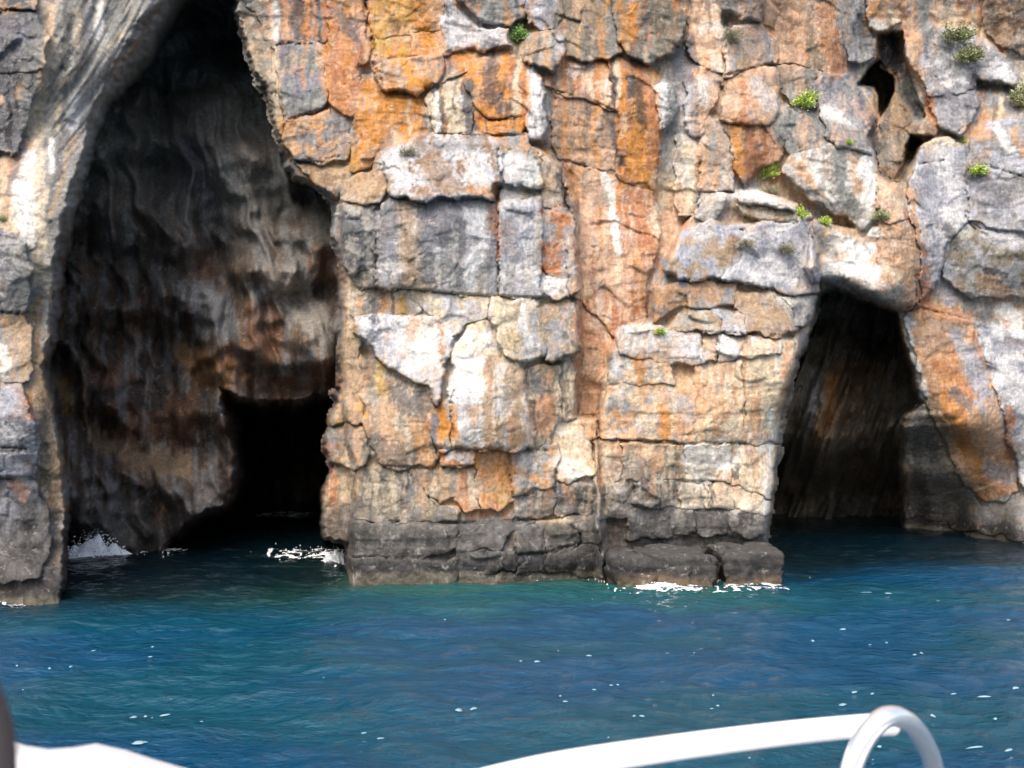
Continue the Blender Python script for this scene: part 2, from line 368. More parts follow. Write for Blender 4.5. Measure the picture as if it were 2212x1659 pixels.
# colour strokes, the dark ones in the cleft painting its shade: sheet | x,y x,y ... | half width px | colour | strength
ST = '''
2|330,120 360,170 400,150|12|B|.8
2|250,60 270,300|22|y|.5
2|380,30 420,120|18|y|.6
2|620,20 640,330|14|o|.8
2|760,130 740,250 830,230|22|w|.9
2|900,150 1050,230|20|w|.7
2|1170,20 1190,90|6|O|.6
2|1420,240 1430,320|9|V|.8
2|250,800 300,740 420,700|30|O|.7
2|445,650 435,850|4|c|.8
2|620,600 630,860|5|W|.9
2|700,600 720,860|9|c|.8
2|660,640 665,860|5|k|.7
2|730,640 740,720|4|k|.6
2|820,560 830,850|12|d|.9
2|960,500 970,600 1050,700|22|D|.75
2|1150,400 1140,600 1120,740|8|c|.8
2|1250,440 1270,660 1290,880|6|W|.8
2|1770,380 1770,600 1790,680|10|D|.9
2|1800,400 1790,680|6|c|.9
2|1610,390 1640,620|5|c|.7
2|1870,500 1880,620|10|D|.9
2|1930,560 1960,760 1940,860|13|B|.9
2|1840,750 1820,900|6|c|.7
2|1760,830 1780,1000 1800,1060|8|D|.8
2|1900,900 1940,1100 1990,1200|26|O|.8
2|2000,600 2040,900 2010,1080|14|r|.6
2|1980,440 2020,520|12|o|.8
2|1900,60 1870,250|16|O|.85
2|1870,260 1860,320|8|o|.8
2|2000,-60 2140,250|22|e|.8
2|1750,120 1770,330|14|G|.9
2|1560,0 1500,300|20|t|.6
2|2110,560 2120,760|16|W|1
2|2180,360 2140,800 2110,1150|18|G|.9
2|2130,980 2100,1100|20|s|.8
2|2080,1180 2212,1340|24|c|.8
2|2180,1300 2120,1600|26|p|.8
2|2100,1260 2040,1400 2050,1600|9|c|.7
2|380,1000 320,1040 380,1120 440,1170|26|w|.8
2|560,1060 700,1220|26|b|.7
2|830,1230 960,1230|14|O|.55
2|520,960 900,920|14|g|.6
2|1010,940 1020,1200|6|s|.8
2|1100,1060 1240,1120|26|W|.5
2|320,1330 300,1650|26|v|.7
2|420,1330 440,1659 5:450,150|22|t|.75
2|560,1340 700,1380 600,1560|34|v|.85
2|860,1380 900,1440 870,1659 5:850,200|16|W|.9
2|960,1330 980,1480|10|r|.6
2|1010,1180 1015,1330 1010,1659|6|r|.8
2|1100,1310 1240,1320|10|w|.8
2|1440,1090 1470,1330|16|D|.75
2|1700,1130 1760,1280 1790,1640|9|W|.85
2|1560,1130 1640,1280|26|s|.55
2|1500,1120 1540,1300|16|O|.6
2|1900,1260 2000,1560|20|r|.8
2|1640,1100 1560,1500 5:1560,200|14|p|.7
5|1700,40 1790,180|22|p|.7
5|1790,0 1800,180|6|c|.9
5|260,240 270,380|5|O|.9
5|210,260 220,380|18|D|.7
5|380,250 400,360|9|y|.8
5|320,240 330,370|4|D|.7
5|480,520 490,440|20|o|.7
5|620,440 650,620|6|r|.85
5|590,450 610,600|4|W|.8
5|200,470 260,620|16|V|.9
5|560,560 500,640|26|W|.8
5|1030,310 1060,540 1100,620|26|c|.9
5|1120,330 1110,600|10|y|.35
5|1180,320 1200,600|6|W|.8
5|1240,380 1270,600|8|V|.8
5|1150,640 1300,600|9|g|.7
5|780,700 850,850 760,880|34|W|.8
5|780,960 800,1180|18|w|.9
5|740,960 740,1180|7|O|.8
5|940,900 940,1200|13|t|.8
5|1060,860 1080,1200|10|s|.7
5|1150,780 1130,1180|18|t|.9
5|1100,1080 1110,1240|16|o|.8
5|640,1000 680,1150|14|O|1
5|590,1050 610,1200|8|v|.9
5|250,720 280,900|12|y|.6
5|300,980 330,1300|26|o|.55
5|480,1080 560,1320|18|O|.45
5|380,900 480,960|28|d|.7
5|200,1200 400,1330|22|D|.6
5|60,560 100,900|9|t|.8
5|820,1400 830,1500|4|c|.9
5|880,1270 900,1400|8|O|.7
5|1040,1380 1060,1480|22|O|.6
5|980,1520 1080,1600|16|y|.4
5|1180,1300 1240,1380|22|g|.8
5|1240,1440 1330,1480|12|O|.6
5|1430,1340 1560,1400|24|W|.5
5|1300,940 1300,1100|20|r|.55
5|1260,760 1300,860|18|d|.7
5|1560,420 1600,560|24|r|.6
5|1600,650 1640,780|22|b|.6
5|1920,660 1940,800|10|O|.7
5|1880,900 2000,1150|14|c|.6
5|2080,1000 2110,1140|12|O|.8
5|1750,700 1790,780|14|w|.8
5|1900,1160 1960,1240|26|o|.5
5|1780,1350 1920,1440|30|d|.5
6|60,1290 300,1330|26|W|.7
6|350,1360 345,1430|7|m|.9
6|520,700 600,1100|16|c|.8
6|580,1000 560,1400 540,1659|8|W|.6
6|700,580 640,780|12|o|.9
6|120,900 250,1000|26|o|.7
6|20,950 40,1050|16|g|.6
6|260,570 330,640|16|w|.9
6|30,600 100,640|20|w|.7
3|1140,800 920,720|12|W|.7
3|1060,740 1180,820|10|v|.6
3|1100,1030 1120,1150 1170,1280|14|o|.7
3|1190,1010 1220,1250 1160,1290|12|W|1
3|1000,1000 1020,1250 1120,1380|20|G|.9
3|780,1080 880,1250|16|o|.8
3|700,1050 780,1100|12|o|.6
3|760,1220 980,1330|14|g|.7
3|900,50 960,300 1010,450|22|r|.6
3|700,100 700,400|30|p|.5
3|830,300 880,400|14|e|.8
3|1240,60 1220,130|14|O|.5
3|1300,170 1240,150|12|W|.7
3|340,820 370,1100|14|O|.75
3|400,540 400,780|12|r|.7
3|500,560 560,680|20|w|.6
3|130,540 140,650|16|W|.6
3|0,350 20,700|22|v|.8
3|30,620 20,860|22|w|.7
3|1500,250 1520,500|18|o|.7
3|1600,640 1630,780|12|r|.9
3|1560,0 1570,150|20|G|.7
3|1660,80 1760,100|16|c|.6
3|1900,620 1900,520|16|v|.8
3|2010,450 2130,490|14|w|.8
3|1900,520 2130,590|12|k|.7
3|1600,930 1760,900|16|c|.8
3|1680,1000 1700,1300 1800,1450|26|W|.45
3|1600,1100 1680,1300|22|V|.8
3|2040,830 2120,960|12|W|.8
3|1850,840 1960,860|18|o|.8
3|2150,850 2230,1050|8|o|.8
3|1900,1150 2050,1300|30|v|.7
3|2000,1500 2160,1560|24|w|.8
3|1700,1480 1760,1600|12|M|.7
3|1440,1350 1560,1640|9|r|.7
3|1480,1240 1530,1500|9|o|.8
3|1290,1200 1420,1340|16|c|.8
3|1330,1450 1500,1600|20|o|.6
3|1000,1560 1120,1620|20|W|.7
3|900,1570 960,1640|14|g|.8
3|1340,120 1400,420 1500,600|10|e|.8
3|1440,480 1520,720|12|G|.8
3|1480,650 1540,780|14|s|.9
3|160,1480 100,1520|20|w|.8
3|700,1560 800,1600|26|V|.7
0|1932,76 1938,140|16|D|.9
0|1960,205 1985,245|10|D|.7
0|1885,255 1892,330|10|M|.8
0|1980,295 1955,345|12|B|.8
6|1060,80 1260,120|16|W|.7
6|1320,60 1380,150|12|c|.9
6|1190,200 1280,270 1400,200|9|s|.9
6|1100,220 1400,300|9|G|.4
6|880,60 1100,170|12|G|.6
6|1570,100 1560,260|18|r|.8
6|1650,60 1740,280|16|V|.8
6|1880,50 1880,420|16|G|.7
6|1980,150 2100,260|26|b|.9
6|1960,100 2100,130|10|k|.8
6|2080,360 2180,440|20|W|.8
6|1540,320 1840,400|18|r|.6
6|1430,400 1500,650 1570,950|8|W|1
6|1450,380 1480,430|12|w|.9
6|1600,500 1660,640|18|p|.8
6|1700,700 1800,1000|30|O|.45
6|1680,900 1840,1250 1930,1400|18|O|.65
6|1760,880 1900,1000|20|d|.8
6|1600,980 1700,1300 1800,1430|18|e|.7
6|1530,1000 1640,1300|14|m|.7
6|1780,520 1920,800 1960,950|20|V|.9
6|1640,700 1900,900|12|r|.6
6|2000,960 2060,1180|16|p|.8
6|1900,1000 1920,1140|10|o|.8
6|2110,1000 2130,1300|10|r|.8
6|2000,1380 2100,1420|20|V|.7
6|1520,1150 1540,1500|18|m|.7
1|330,60 310,400 250,700 200,1000|13|c|.95
1|350,20 300,300 270,520|9|p|.6
1|510,60 490,300|8|c|1
1|650,0 640,240|10|W|.95
1|730,0 740,200|12|G|.8
1|860,0 780,240|12|s|.9
1|980,30 880,220|10|g|.9
1|1050,0 940,180|8|e|.8
1|440,120 430,300 420,420|12|M|.9
1|570,60 570,240|9|v|.9
1|780,230 700,300|6|c|.8
1|900,240 760,420 770,490|7|t|.9
1|400,560 470,480 560,400|8|e|.8
1|500,650 480,800|20|w|.9
1|560,520 580,700|16|s|.9
1|380,600 370,820|6|c|.9
1|330,900 340,1100|8|W|.9
1|290,880 290,1000|4|D|.8
1|420,850 380,1100 300,1400|9|d|.85
1|480,870 430,1080 340,1400|8|t|.9
1|520,850 500,980|9|s|.9
1|180,940 180,1030|10|r|.45
1|200,1050 160,1250 200,1450|26|W|1
1|130,1200 120,1350 180,1560|16|W|.9
1|270,1000 250,1300 280,1659 4:320,200|14|c|.9
1|40,1000 30,1300|13|c|.8
1|90,1050 70,1250|9|v|.8
1|130,540 120,640|7|t|.9
1|10,640 20,680|6|o|.9
1|200,20 260,50|6|o|.6
1|160,200 130,260|10|V|.5
4|290,0 320,200 300,400 290,550|11|s|.9
4|320,180 330,300|4|c|.9
4|230,0 240,180|14|c|.5
4|230,400 220,700|16|t|.9
4|20,600 60,700 20,760|10|W|.7
4|20,400 40,450|8|o|.8
4|220,740 260,860 300,1000|14|t|.95
4|180,900 190,1040|8|r|.6
4|60,880 30,1000|18|V|.9
4|20,1240 160,1250|7|D|.8
4|60,1340 130,1400|22|V|.9
4|100,1470 150,1560|16|r|.4
4|300,1050 350,1300 370,1600|16|t|.9
4|270,1040 300,1500|12|e|.8
7|350,0 350,200|12|q|.9
7|60,330 220,380|30|M|.9
7|60,450 300,450|26|k|.6
7|240,600 330,470 420,410|12|t|.6
7|0,610 220,600|6|c|.8
2|-30,60 60,200|18|d|.7
1|1640,80 1700,220|10|k|.55
1|1660,400 1760,700 1850,1000|14|e|.8
1|1790,40 1790,240|12|W|.8
1|1870,40 1860,240|8|o|.8
1|1930,20 1940,240|13|D|.9
1|1770,330 1790,620|6|c|.8
1|2070,300 2110,600|8|o|.8
1|1880,820 1900,1000|8|o|.7
2|-60,440 60,680|20|r|.7
2|60,980 80,1100|14|y|.4
8|80,360 700,400|9|e|.7
8|1350,410 1700,420|6|t|.6
9|0,400 220,400|9|e|.8
9|260,330 330,390|12|y|.55
9|240,390 560,380|8|e|.7
'''
# open cracks: sheet | x,y x,y ... | half width px
CR = '''
2|155,0 170,150 210,290 215,380 235,480 270,580|4
2|270,580 480,612 550,700 590,865|2.6
2|1390,590 1600,640 1790,725|1.6
2|640,870 1000,880 1200,875|2
2|1025,960 1028,1200 1012,1330 1015,1659|2.2
5|1020,0 1022,262|2.2
2|245,1330 225,1500 225,1659|2.6
5|225,0 228,210|2.6
5|100,212 420,214 640,238 960,262 1300,270|2
2|450,1060 470,1200|1.5
2|1450,1050 1580,1080|1.8
2|1430,1060 1420,1340|1.4
5|600,1360 640,1290|2
5|270,1362 440,1372 640,1370 860,1360|2.2
5|640,1250 1240,1262 1340,1258|1.8
5|1096,1280 1090,1400 1112,1560|1.8
5|1370,1660 1400,1480 1380,1380|1.6
5|1625,1190 1632,1300|1.6
5|1630,1190 1900,1195 2212,1220|1.8
5|1735,650 1720,820 1680,960 1640,1050|3
5|1250,950 1255,1250|1.8
5|720,870 715,1230|1.6
6|0,485 360,500 720,525|2.4
6|225,520 225,680|1.4
6|0,155 260,160 480,195 620,235|1.8
6|130,500 130,690|1.4
6|0,1220 400,1210|1.2
6|0,1460 330,1465|1.2
6|250,1480 250,1600|1.2
6|1510,330 1850,410|1.5
6|1520,100 1510,330|2.2
3|260,100 275,300 275,470 240,600|2.2
3|290,490 480,430 600,410|2
3|250,790 380,820|2
3|110,1040 105,1250 80,1390|2.4
3|850,545 920,460|1.5
3|930,940 1000,945 1230,1010|2
3|1255,1000 1260,1450|1.8
3|1840,960 1850,1200 1840,1420 1900,1500|2
3|1860,1030 2212,1150|1.4
3|1540,1060 1700,1040|1.2
3|1450,1280 1530,1500 1560,1659|3
3|1780,860 1900,780|1.5
3|1500,800 1560,800|2.5
3|350,1320 560,1340 720,1375|1.8
3|390,1400 560,1440 740,1440|1.6
3|600,130 600,140|1
1|0,60 240,72|1.6
1|0,980 150,975|1.6
4|0,367 200,368|1.6
4|0,835 180,820|1.3
4|0,1240 170,1250|1.3
4|0,1448 150,1450|1.5
1|1780,290 2060,280|2
1|1880,775 2110,700|2.2
1|1860,1050 2100,1050 2212,1000|1.8
8|740,75 960,60 1240,55|2.2
8|1480,80 1550,150 1555,205 1430,232 1330,268 1150,270|2
8|1318,90 1322,270 1325,390|1.6
8|1125,110 1130,260|1.4
8|60,290 500,300|1.2
8|200,60 380,58|1.4
2|880,130 900,215|1.4
2|1095,250 1210,270|1.4
5|440,1390 540,1520 620,1640|2
2|960,780 1180,765|1.6
'''
def parse(tbl):
    for ln in tbl.strip().split('\n'):
        yield ln.split('|')
BLOCKS = []
for f in parse(BL):
    BLOCKS.append((np.array(pts(int(f[0]), f[1])), float(f[2]), f[3], f[4], f[5], float(f[6])))

# ------------------------------------------------------------------ rasters over the cliff (colour of the rock, cracks)
RU0, RU1, RV0, RV1, RS = -420.0, 2640.0, -420.0, 1460.0, 2.0
ru = np.arange(RU0, RU1, RS); rv = np.arange(RV0, RV1, RS)
RUU, RVV = np.meshgrid(ru, rv)
WU = RUU + 7 * n2(RUU / 60, RVV / 60, 11) + 3.5 * fbm2(RUU / 17, RVV / 17, 3, 12)
WV = RVV + 7 * n2(RUU / 60, RVV / 60, 21) + 3.5 * fbm2(RUU / 17, RVV / 17, 3, 22)
blot = fbm2(RUU / 46, RVV / 46, 5, 31, 0.62)
blot2 = fbm2(RUU / 90, RVV / 90, 5, 37, 0.6)
stre = fbm2(WU / 15, RVV / 190, 4, 41, 0.6) + 0.25 * blot
stre2 = fbm2(WU / 26, RVV / 260, 4, 46, 0.6) + 0.2 * blot
fine = fbm2(RUU / 7, RVV / 7, 3, 51, 0.6)
def mixc(img, c, m):
    return img + (c - img) * m[..., None]

Yraw = facade(RUU[::8, ::8], RVV[::8, ::8])
COL = np.empty(RUU.shape + (3,)); COL[:] = PALL['t']
COL = mixc(COL, PALL['g'], smooth(-0.1, 0.3, blot2))
COL = mixc(COL, PALL['r'], smooth(0.1, 0.45, stre2) * 0.8)
COL = mixc(COL, PALL['c'], smooth(0.25, 0.5, -stre) * 0.7)
def region(P, m):
    P = np.asarray(P)
    i0 = max(0, int((P[:, 0].min() - m - RU0) / RS)); i1 = min(len(ru), int((P[:, 0].max() + m - RU0) / RS) + 1)
    j0 = max(0, int((P[:, 1].min() - m - RV0) / RS)); j1 = min(len(rv), int((P[:, 1].max() + m - RV0) / RS) + 1)
    return slice(j0, j1), slice(i0, i1)
# sheltered limestone of the drapery above the big cave
sdL = poly_sd(RUU, RVV, CAVE_L); sdR = poly_sd(RUU, RVV, CAVE_R)
bi = 0
for (P, pr, c1, c2, sty, R) in BLOCKS:
    bi += 1
    s = region(P, 24)
    if s[0].stop <= s[0].start or s[1].stop <= s[1].start: continue
    sd = poly_sd(WU[s], WV[s], P)
    m = smooth(-13, -1, sd + 3 * blot[s])
    nn = (stre if sty == 's' else blot)[s]
    ph = 0.18 * math.sin(bi * 2.3)
    k = smooth(0.0 + ph, 0.28 + ph, nn)
    c = PALL[c1] + (PALL[c2] - PALL[c1]) * k[..., None]
    c = mixc(c, PALL['W'] if c1 in 'wVWcps' else PALL['s'], smooth(0.2, 0.55, blot2[s] + 0.4 * fine[s]) * 0.5)
    c = mixc(c, PALL['o'] if c1 in 'wVWgG' else PALL['g'], smooth(0.3, 0.55, -blot2[s] + 0.3 * fine[s]) * 0.35)
    c = c * (1 + 0.10 * math.sin(bi * 5.1))
    COL[s] = COL[s] + (c - COL[s]) * m[..., None]
# seepage stains that run down over several blocks
for (P, cc, sgn, th, am) in ((pts(0, '70,-300 520,-300 520,20 380,60 300,130 200,320 150,560 60,620 70,300 100,0'), 'G', 1, -9, .9), (pts(0, '70,-300 520,-300 520,20 380,60 300,130 200,320 150,560 60,620 70,300 100,0'), 's', -1, .05, .7), (pts(0, '600,-300 1440,-300 1440,420 1420,800 1250,900 1240,360 1100,300 830,300 740,430 600,350'), 'O', 1, .22, .5),
                             (pts(0, '1180,300 1420,300 1410,880 1250,890'), 'p', -1, .2, .55), (pts(0, '600,-300 2230,-300 2230,300 600,300'), 'D', -1, .34, .55),
                             (pts(0, '1480,-300 2000,-300 2000,560 1500,400'), 'p', 1, .12, .45), (pts(0, '740,620 1290,620 1290,1090 750,1090'), 'c', 1, .2, .5),
                             (pts(0, '740,820 1290,820 1290,1080 750,1080'), 'o', -1, .15, .55), (pts(0, '1290,770 1700,760 1660,1080 1290,1060'), 'c', 1, .08, .55),
                             (pts(0, '1290,770 1700,760 1660,1060 1290,1060'), 'o', -1, .12, .6), (pts(0, '740,430 1250,430 1250,640 740,640'), 's', -1, .2, .6)):
    s = region(P, 60)
    m = smooth(-50, 20, poly_sd(RUU[s], RVV[s], P) + 25 * blot2[s]) * smooth(th, th + .25, sgn * stre2[s] + .12 * fine[s]) * am
    COL[s] = COL[s] + (PALL[cc] - COL[s]) * m[..., None]
# cave rock: brown, rust, grey drapery
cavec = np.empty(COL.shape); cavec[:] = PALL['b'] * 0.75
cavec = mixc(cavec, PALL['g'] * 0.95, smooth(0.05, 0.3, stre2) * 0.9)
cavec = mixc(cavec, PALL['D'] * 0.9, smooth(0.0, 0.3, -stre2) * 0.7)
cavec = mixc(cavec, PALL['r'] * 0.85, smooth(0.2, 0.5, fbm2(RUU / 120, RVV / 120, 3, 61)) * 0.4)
cavec = mixc(cavec, PALL['G'] * 2.3, smooth(660, 300, RVV + 60 * blot2) * 0.6)  # drapery grey, lifted in the upper cave in place of bounced light
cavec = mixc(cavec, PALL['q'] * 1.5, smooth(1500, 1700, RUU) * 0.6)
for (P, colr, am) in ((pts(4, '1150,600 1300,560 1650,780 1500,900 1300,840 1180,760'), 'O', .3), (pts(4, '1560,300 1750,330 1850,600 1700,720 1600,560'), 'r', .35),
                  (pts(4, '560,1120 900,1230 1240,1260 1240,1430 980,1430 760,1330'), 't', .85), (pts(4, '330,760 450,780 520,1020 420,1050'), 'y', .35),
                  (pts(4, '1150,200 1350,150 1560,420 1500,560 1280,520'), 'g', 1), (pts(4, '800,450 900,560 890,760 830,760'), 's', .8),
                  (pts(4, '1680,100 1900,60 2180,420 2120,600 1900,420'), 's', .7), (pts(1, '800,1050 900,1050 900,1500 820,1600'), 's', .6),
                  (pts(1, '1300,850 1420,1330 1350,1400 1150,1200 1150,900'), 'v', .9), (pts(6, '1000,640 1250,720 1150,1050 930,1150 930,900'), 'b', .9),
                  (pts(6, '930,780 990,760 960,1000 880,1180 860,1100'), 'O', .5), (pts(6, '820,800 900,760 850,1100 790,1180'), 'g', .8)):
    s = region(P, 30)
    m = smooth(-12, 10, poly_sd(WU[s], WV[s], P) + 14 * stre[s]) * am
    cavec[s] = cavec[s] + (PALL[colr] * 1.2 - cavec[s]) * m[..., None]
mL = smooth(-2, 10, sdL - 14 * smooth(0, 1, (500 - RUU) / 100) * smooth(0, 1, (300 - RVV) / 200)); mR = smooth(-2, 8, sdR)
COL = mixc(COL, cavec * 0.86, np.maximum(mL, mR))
COL = COL * 1.0
cave_raw = cavec * 0.55
def wline(v, u):   # height over the water drives the wet zone
    Y = 22.0
    return v
# strokes
for f in parse(ST):
    q = pts(int(f[0]), f[1]); hw = float(f[2]) * 0.95; cc = PALL[f[3]]; al = float(f[4]) * (.78 if f[0] == '1' else 1)
    s = region(q, hw * 1.6 + 10)
    if s[0].stop <= s[0].start or s[1].stop <= s[1].start: continue
    d = np.full(RUU[s].shape, 1e9)
    for i in range(len(q) - 1):
        dd, t = seg_d(WU[s] + 0.25 * hw * blot[s], WV[s], *q[i], *q[i + 1]); d = np.minimum(d, dd)
    m = smooth(1.25, 0.65, d / hw + 0.55 * fine[s] + 0.35 * blot[s]) * al
    COL[s] = COL[s] + (cc - COL[s]) * m[..., None]
# wet, algae darkened foot of the rock: by height above the sea at the facade
dzr = -(RVV - H / 2) / F
Yr = np.repeat(np.repeat(Yraw, 8, 0), 8, 1)[:RUU.shape[0], :RUU.shape[1]]
inP = np.maximum(smooth(-6, 6, poly_sd(RUU, RVV, PILLAR)), smooth(-6, 6, poly_sd(RUU, RVV, BUTT)))
Yr = Yr - inP
ZH = CAMZ + (SP + CP * dzr) / (CP - SP * dzr) * Yr
tide = 1.15 - 0.5 * smooth(1900, 2000, RUU) + 0.55 * n2(RUU / 110, RVV / 300, 71) + 0.3 * n2(RUU / 30, RVV / 200, 72) + 0.3 * blot + 0.25 * np.clip((1290 - RUU) / 500, 0, 1) * 1.0
wet = smooth(0.28, -0.28, ZH - tide)
COL = mixc(COL, PALL['m'] * (0.92 + 0.5 * blot[..., None]), wet * 0.86)
wet2 = smooth(0.12, -0.15, ZH - 0.42 - 0.16 * blot)
COL = mixc(COL, PALL['M'] * (0.62 + 0.4 * blot[..., None]), wet2 * 0.8)
wet3 = smooth(0.08, -0.05, ZH - 0.13 - 0.08 * blot)
COL = mixc(COL, PALL['q'] * 0.8, wet3 * 0.8)
COL = COL * np.clip(1 + 0.16 * fine + 0.13 * blot, 0.45, 1.6)[..., None]
COL = np.clip(COL, 0.006, 0.50)

CRK = np.zeros(RUU.shape)
for f in parse(CR):
    q = pts(int(f[0]), f[1]); hw = float(f[2])
    s = region(q, 14)
    d = np.full(RUU[s].shape, 1e9)
    for i in range(len(q) - 1):
        dd, t = seg_d(RUU[s] + 3.0 * fine[s] + 4 * blot[s], RVV[s] + 3.0 * fine[s], *q[i], *q[i + 1]); d = np.minimum(d, dd)
    CRK[s] = np.maximum(CRK[s], 0.21 * np.exp(-(d / (hw * 0.8)) ** 2) * smooth(-.55, -.1, blot2[s] + .4 * blot[s]))

PROT = np.zeros(RUU.shape)
for (P, pr, c1, c2, sty, R) in BLOCKS:
    s = region(P, 10)
    if s[0].stop <= s[0].start or s[1].stop <= s[1].start: continue
    sd = poly_sd(RUU[s], RVV[s], P)
    PROT[s] = np.maximum(PROT[s], pr * smooth(-7, 1, sd))
def blur(a, k):
    for ax in (0, 1):
        c = np.cumsum(np.pad(a, [(k + 1, k) if i == ax else (0, 0) for i in (0, 1)], mode='edge'), axis=ax)
        n = a.shape[ax]
        a = (np.take(c, np.arange(2 * k + 1, 2 * k + 1 + n), axis=ax) - np.take(c, np.arange(0, n), axis=ax)) / (2 * k + 1)
    return a
PROTB = blur(blur(PROT, 3), 3)

def sample(img, u, v):
    x = (np.clip(u, RU0 + 4, RU1 - 8) - RU0) / RS; y = (np.clip(v, RV0 + 4, RV1 - 8) - RV0) / RS
    xi = x.astype(int); yi = y.astype(int); xf = x - xi; yf = y - yi
    if img.ndim == 3: xf = xf[..., None]; yf = yf[..., None]
    return (img[yi, xi] * (1 - xf) + img[yi, xi + 1] * xf) * (1 - yf) + (img[yi + 1, xi] * (1 - xf) + img[yi + 1, xi + 1] * xf) * yf

def masses(u, v, Y):
    wu = u + 5 * n2(u / 40, v / 40, 81); wv = v + 5 * n2(u / 40, v / 40, 82)
    for (P, pr, R) in MASSES:
        P = np.asarray(P)
        sel = (u > P[:, 0].min() - 30) & (u < P[:, 0].max() + 30) & (v > P[:, 1].min() - 30) & (v < P[:, 1].max() + 30)
        if not sel.any(): continue
        sd = poly_sd(wu[sel], wv[sel], P)
        t = np.clip(sd / R + 0.25, 0, 1)
        Y[sel] -= pr * np.sqrt(1 - (1 - t) ** 2)
    return Y

def relief(u, v, Y):
    """world space erosion relief, metres, positive = outward"""
    x, y, z = world_pt(u, v, Y)
    r = 0.22 * n3(x / 2.4, y / 2.4, z / 2.4, 1) + 0.10 * n3(x / .9, y / .9, z / 1.1, 2)
    wx = x + 0.25 * n3(x / .7, y / .7, z / .7, 3) + .4 * y; wz = z + 0.25 * n3(x / .7, y / .7, z / .7, 4) + .3 * y
    f1, f2, h = voro(wx / 0.95, wz / 0.8, 5)
    crk = smooth(-.1, .5, n3(x / 1.3, y / 1.3, z / 1.3, 19))
    r += 0.12 * h * (crk + (1 - crk) * smooth(0, .22, f2 - f1)) - 0.02 * crk * np.exp(-((f2 - f1) / 0.04) ** 2)
    f1, f2, h = voro(wx / 0.36 + 3, wz / 0.3, 6)
    r += 0.04 * h * smooth(0, .1, f2 - f1) - 0.010 * np.exp(-((f2 - f1) / 0.07) ** 2)
    r += 0.035 * n3(x / .28, y / .28, z / .35, 7) + 0.018 * n3(x / .12, y / .12, z / .12, 8)
    # layered strata grooves
    r -= 0.03 * smooth(0.55, 0.8, np.sin(z * 9 + 2 * n3(x / 2, y / 2, z / .8, 9)) ) * smooth(-.1, .3, n3(x / 1.5, y, z / 1.5, 10))
    return r

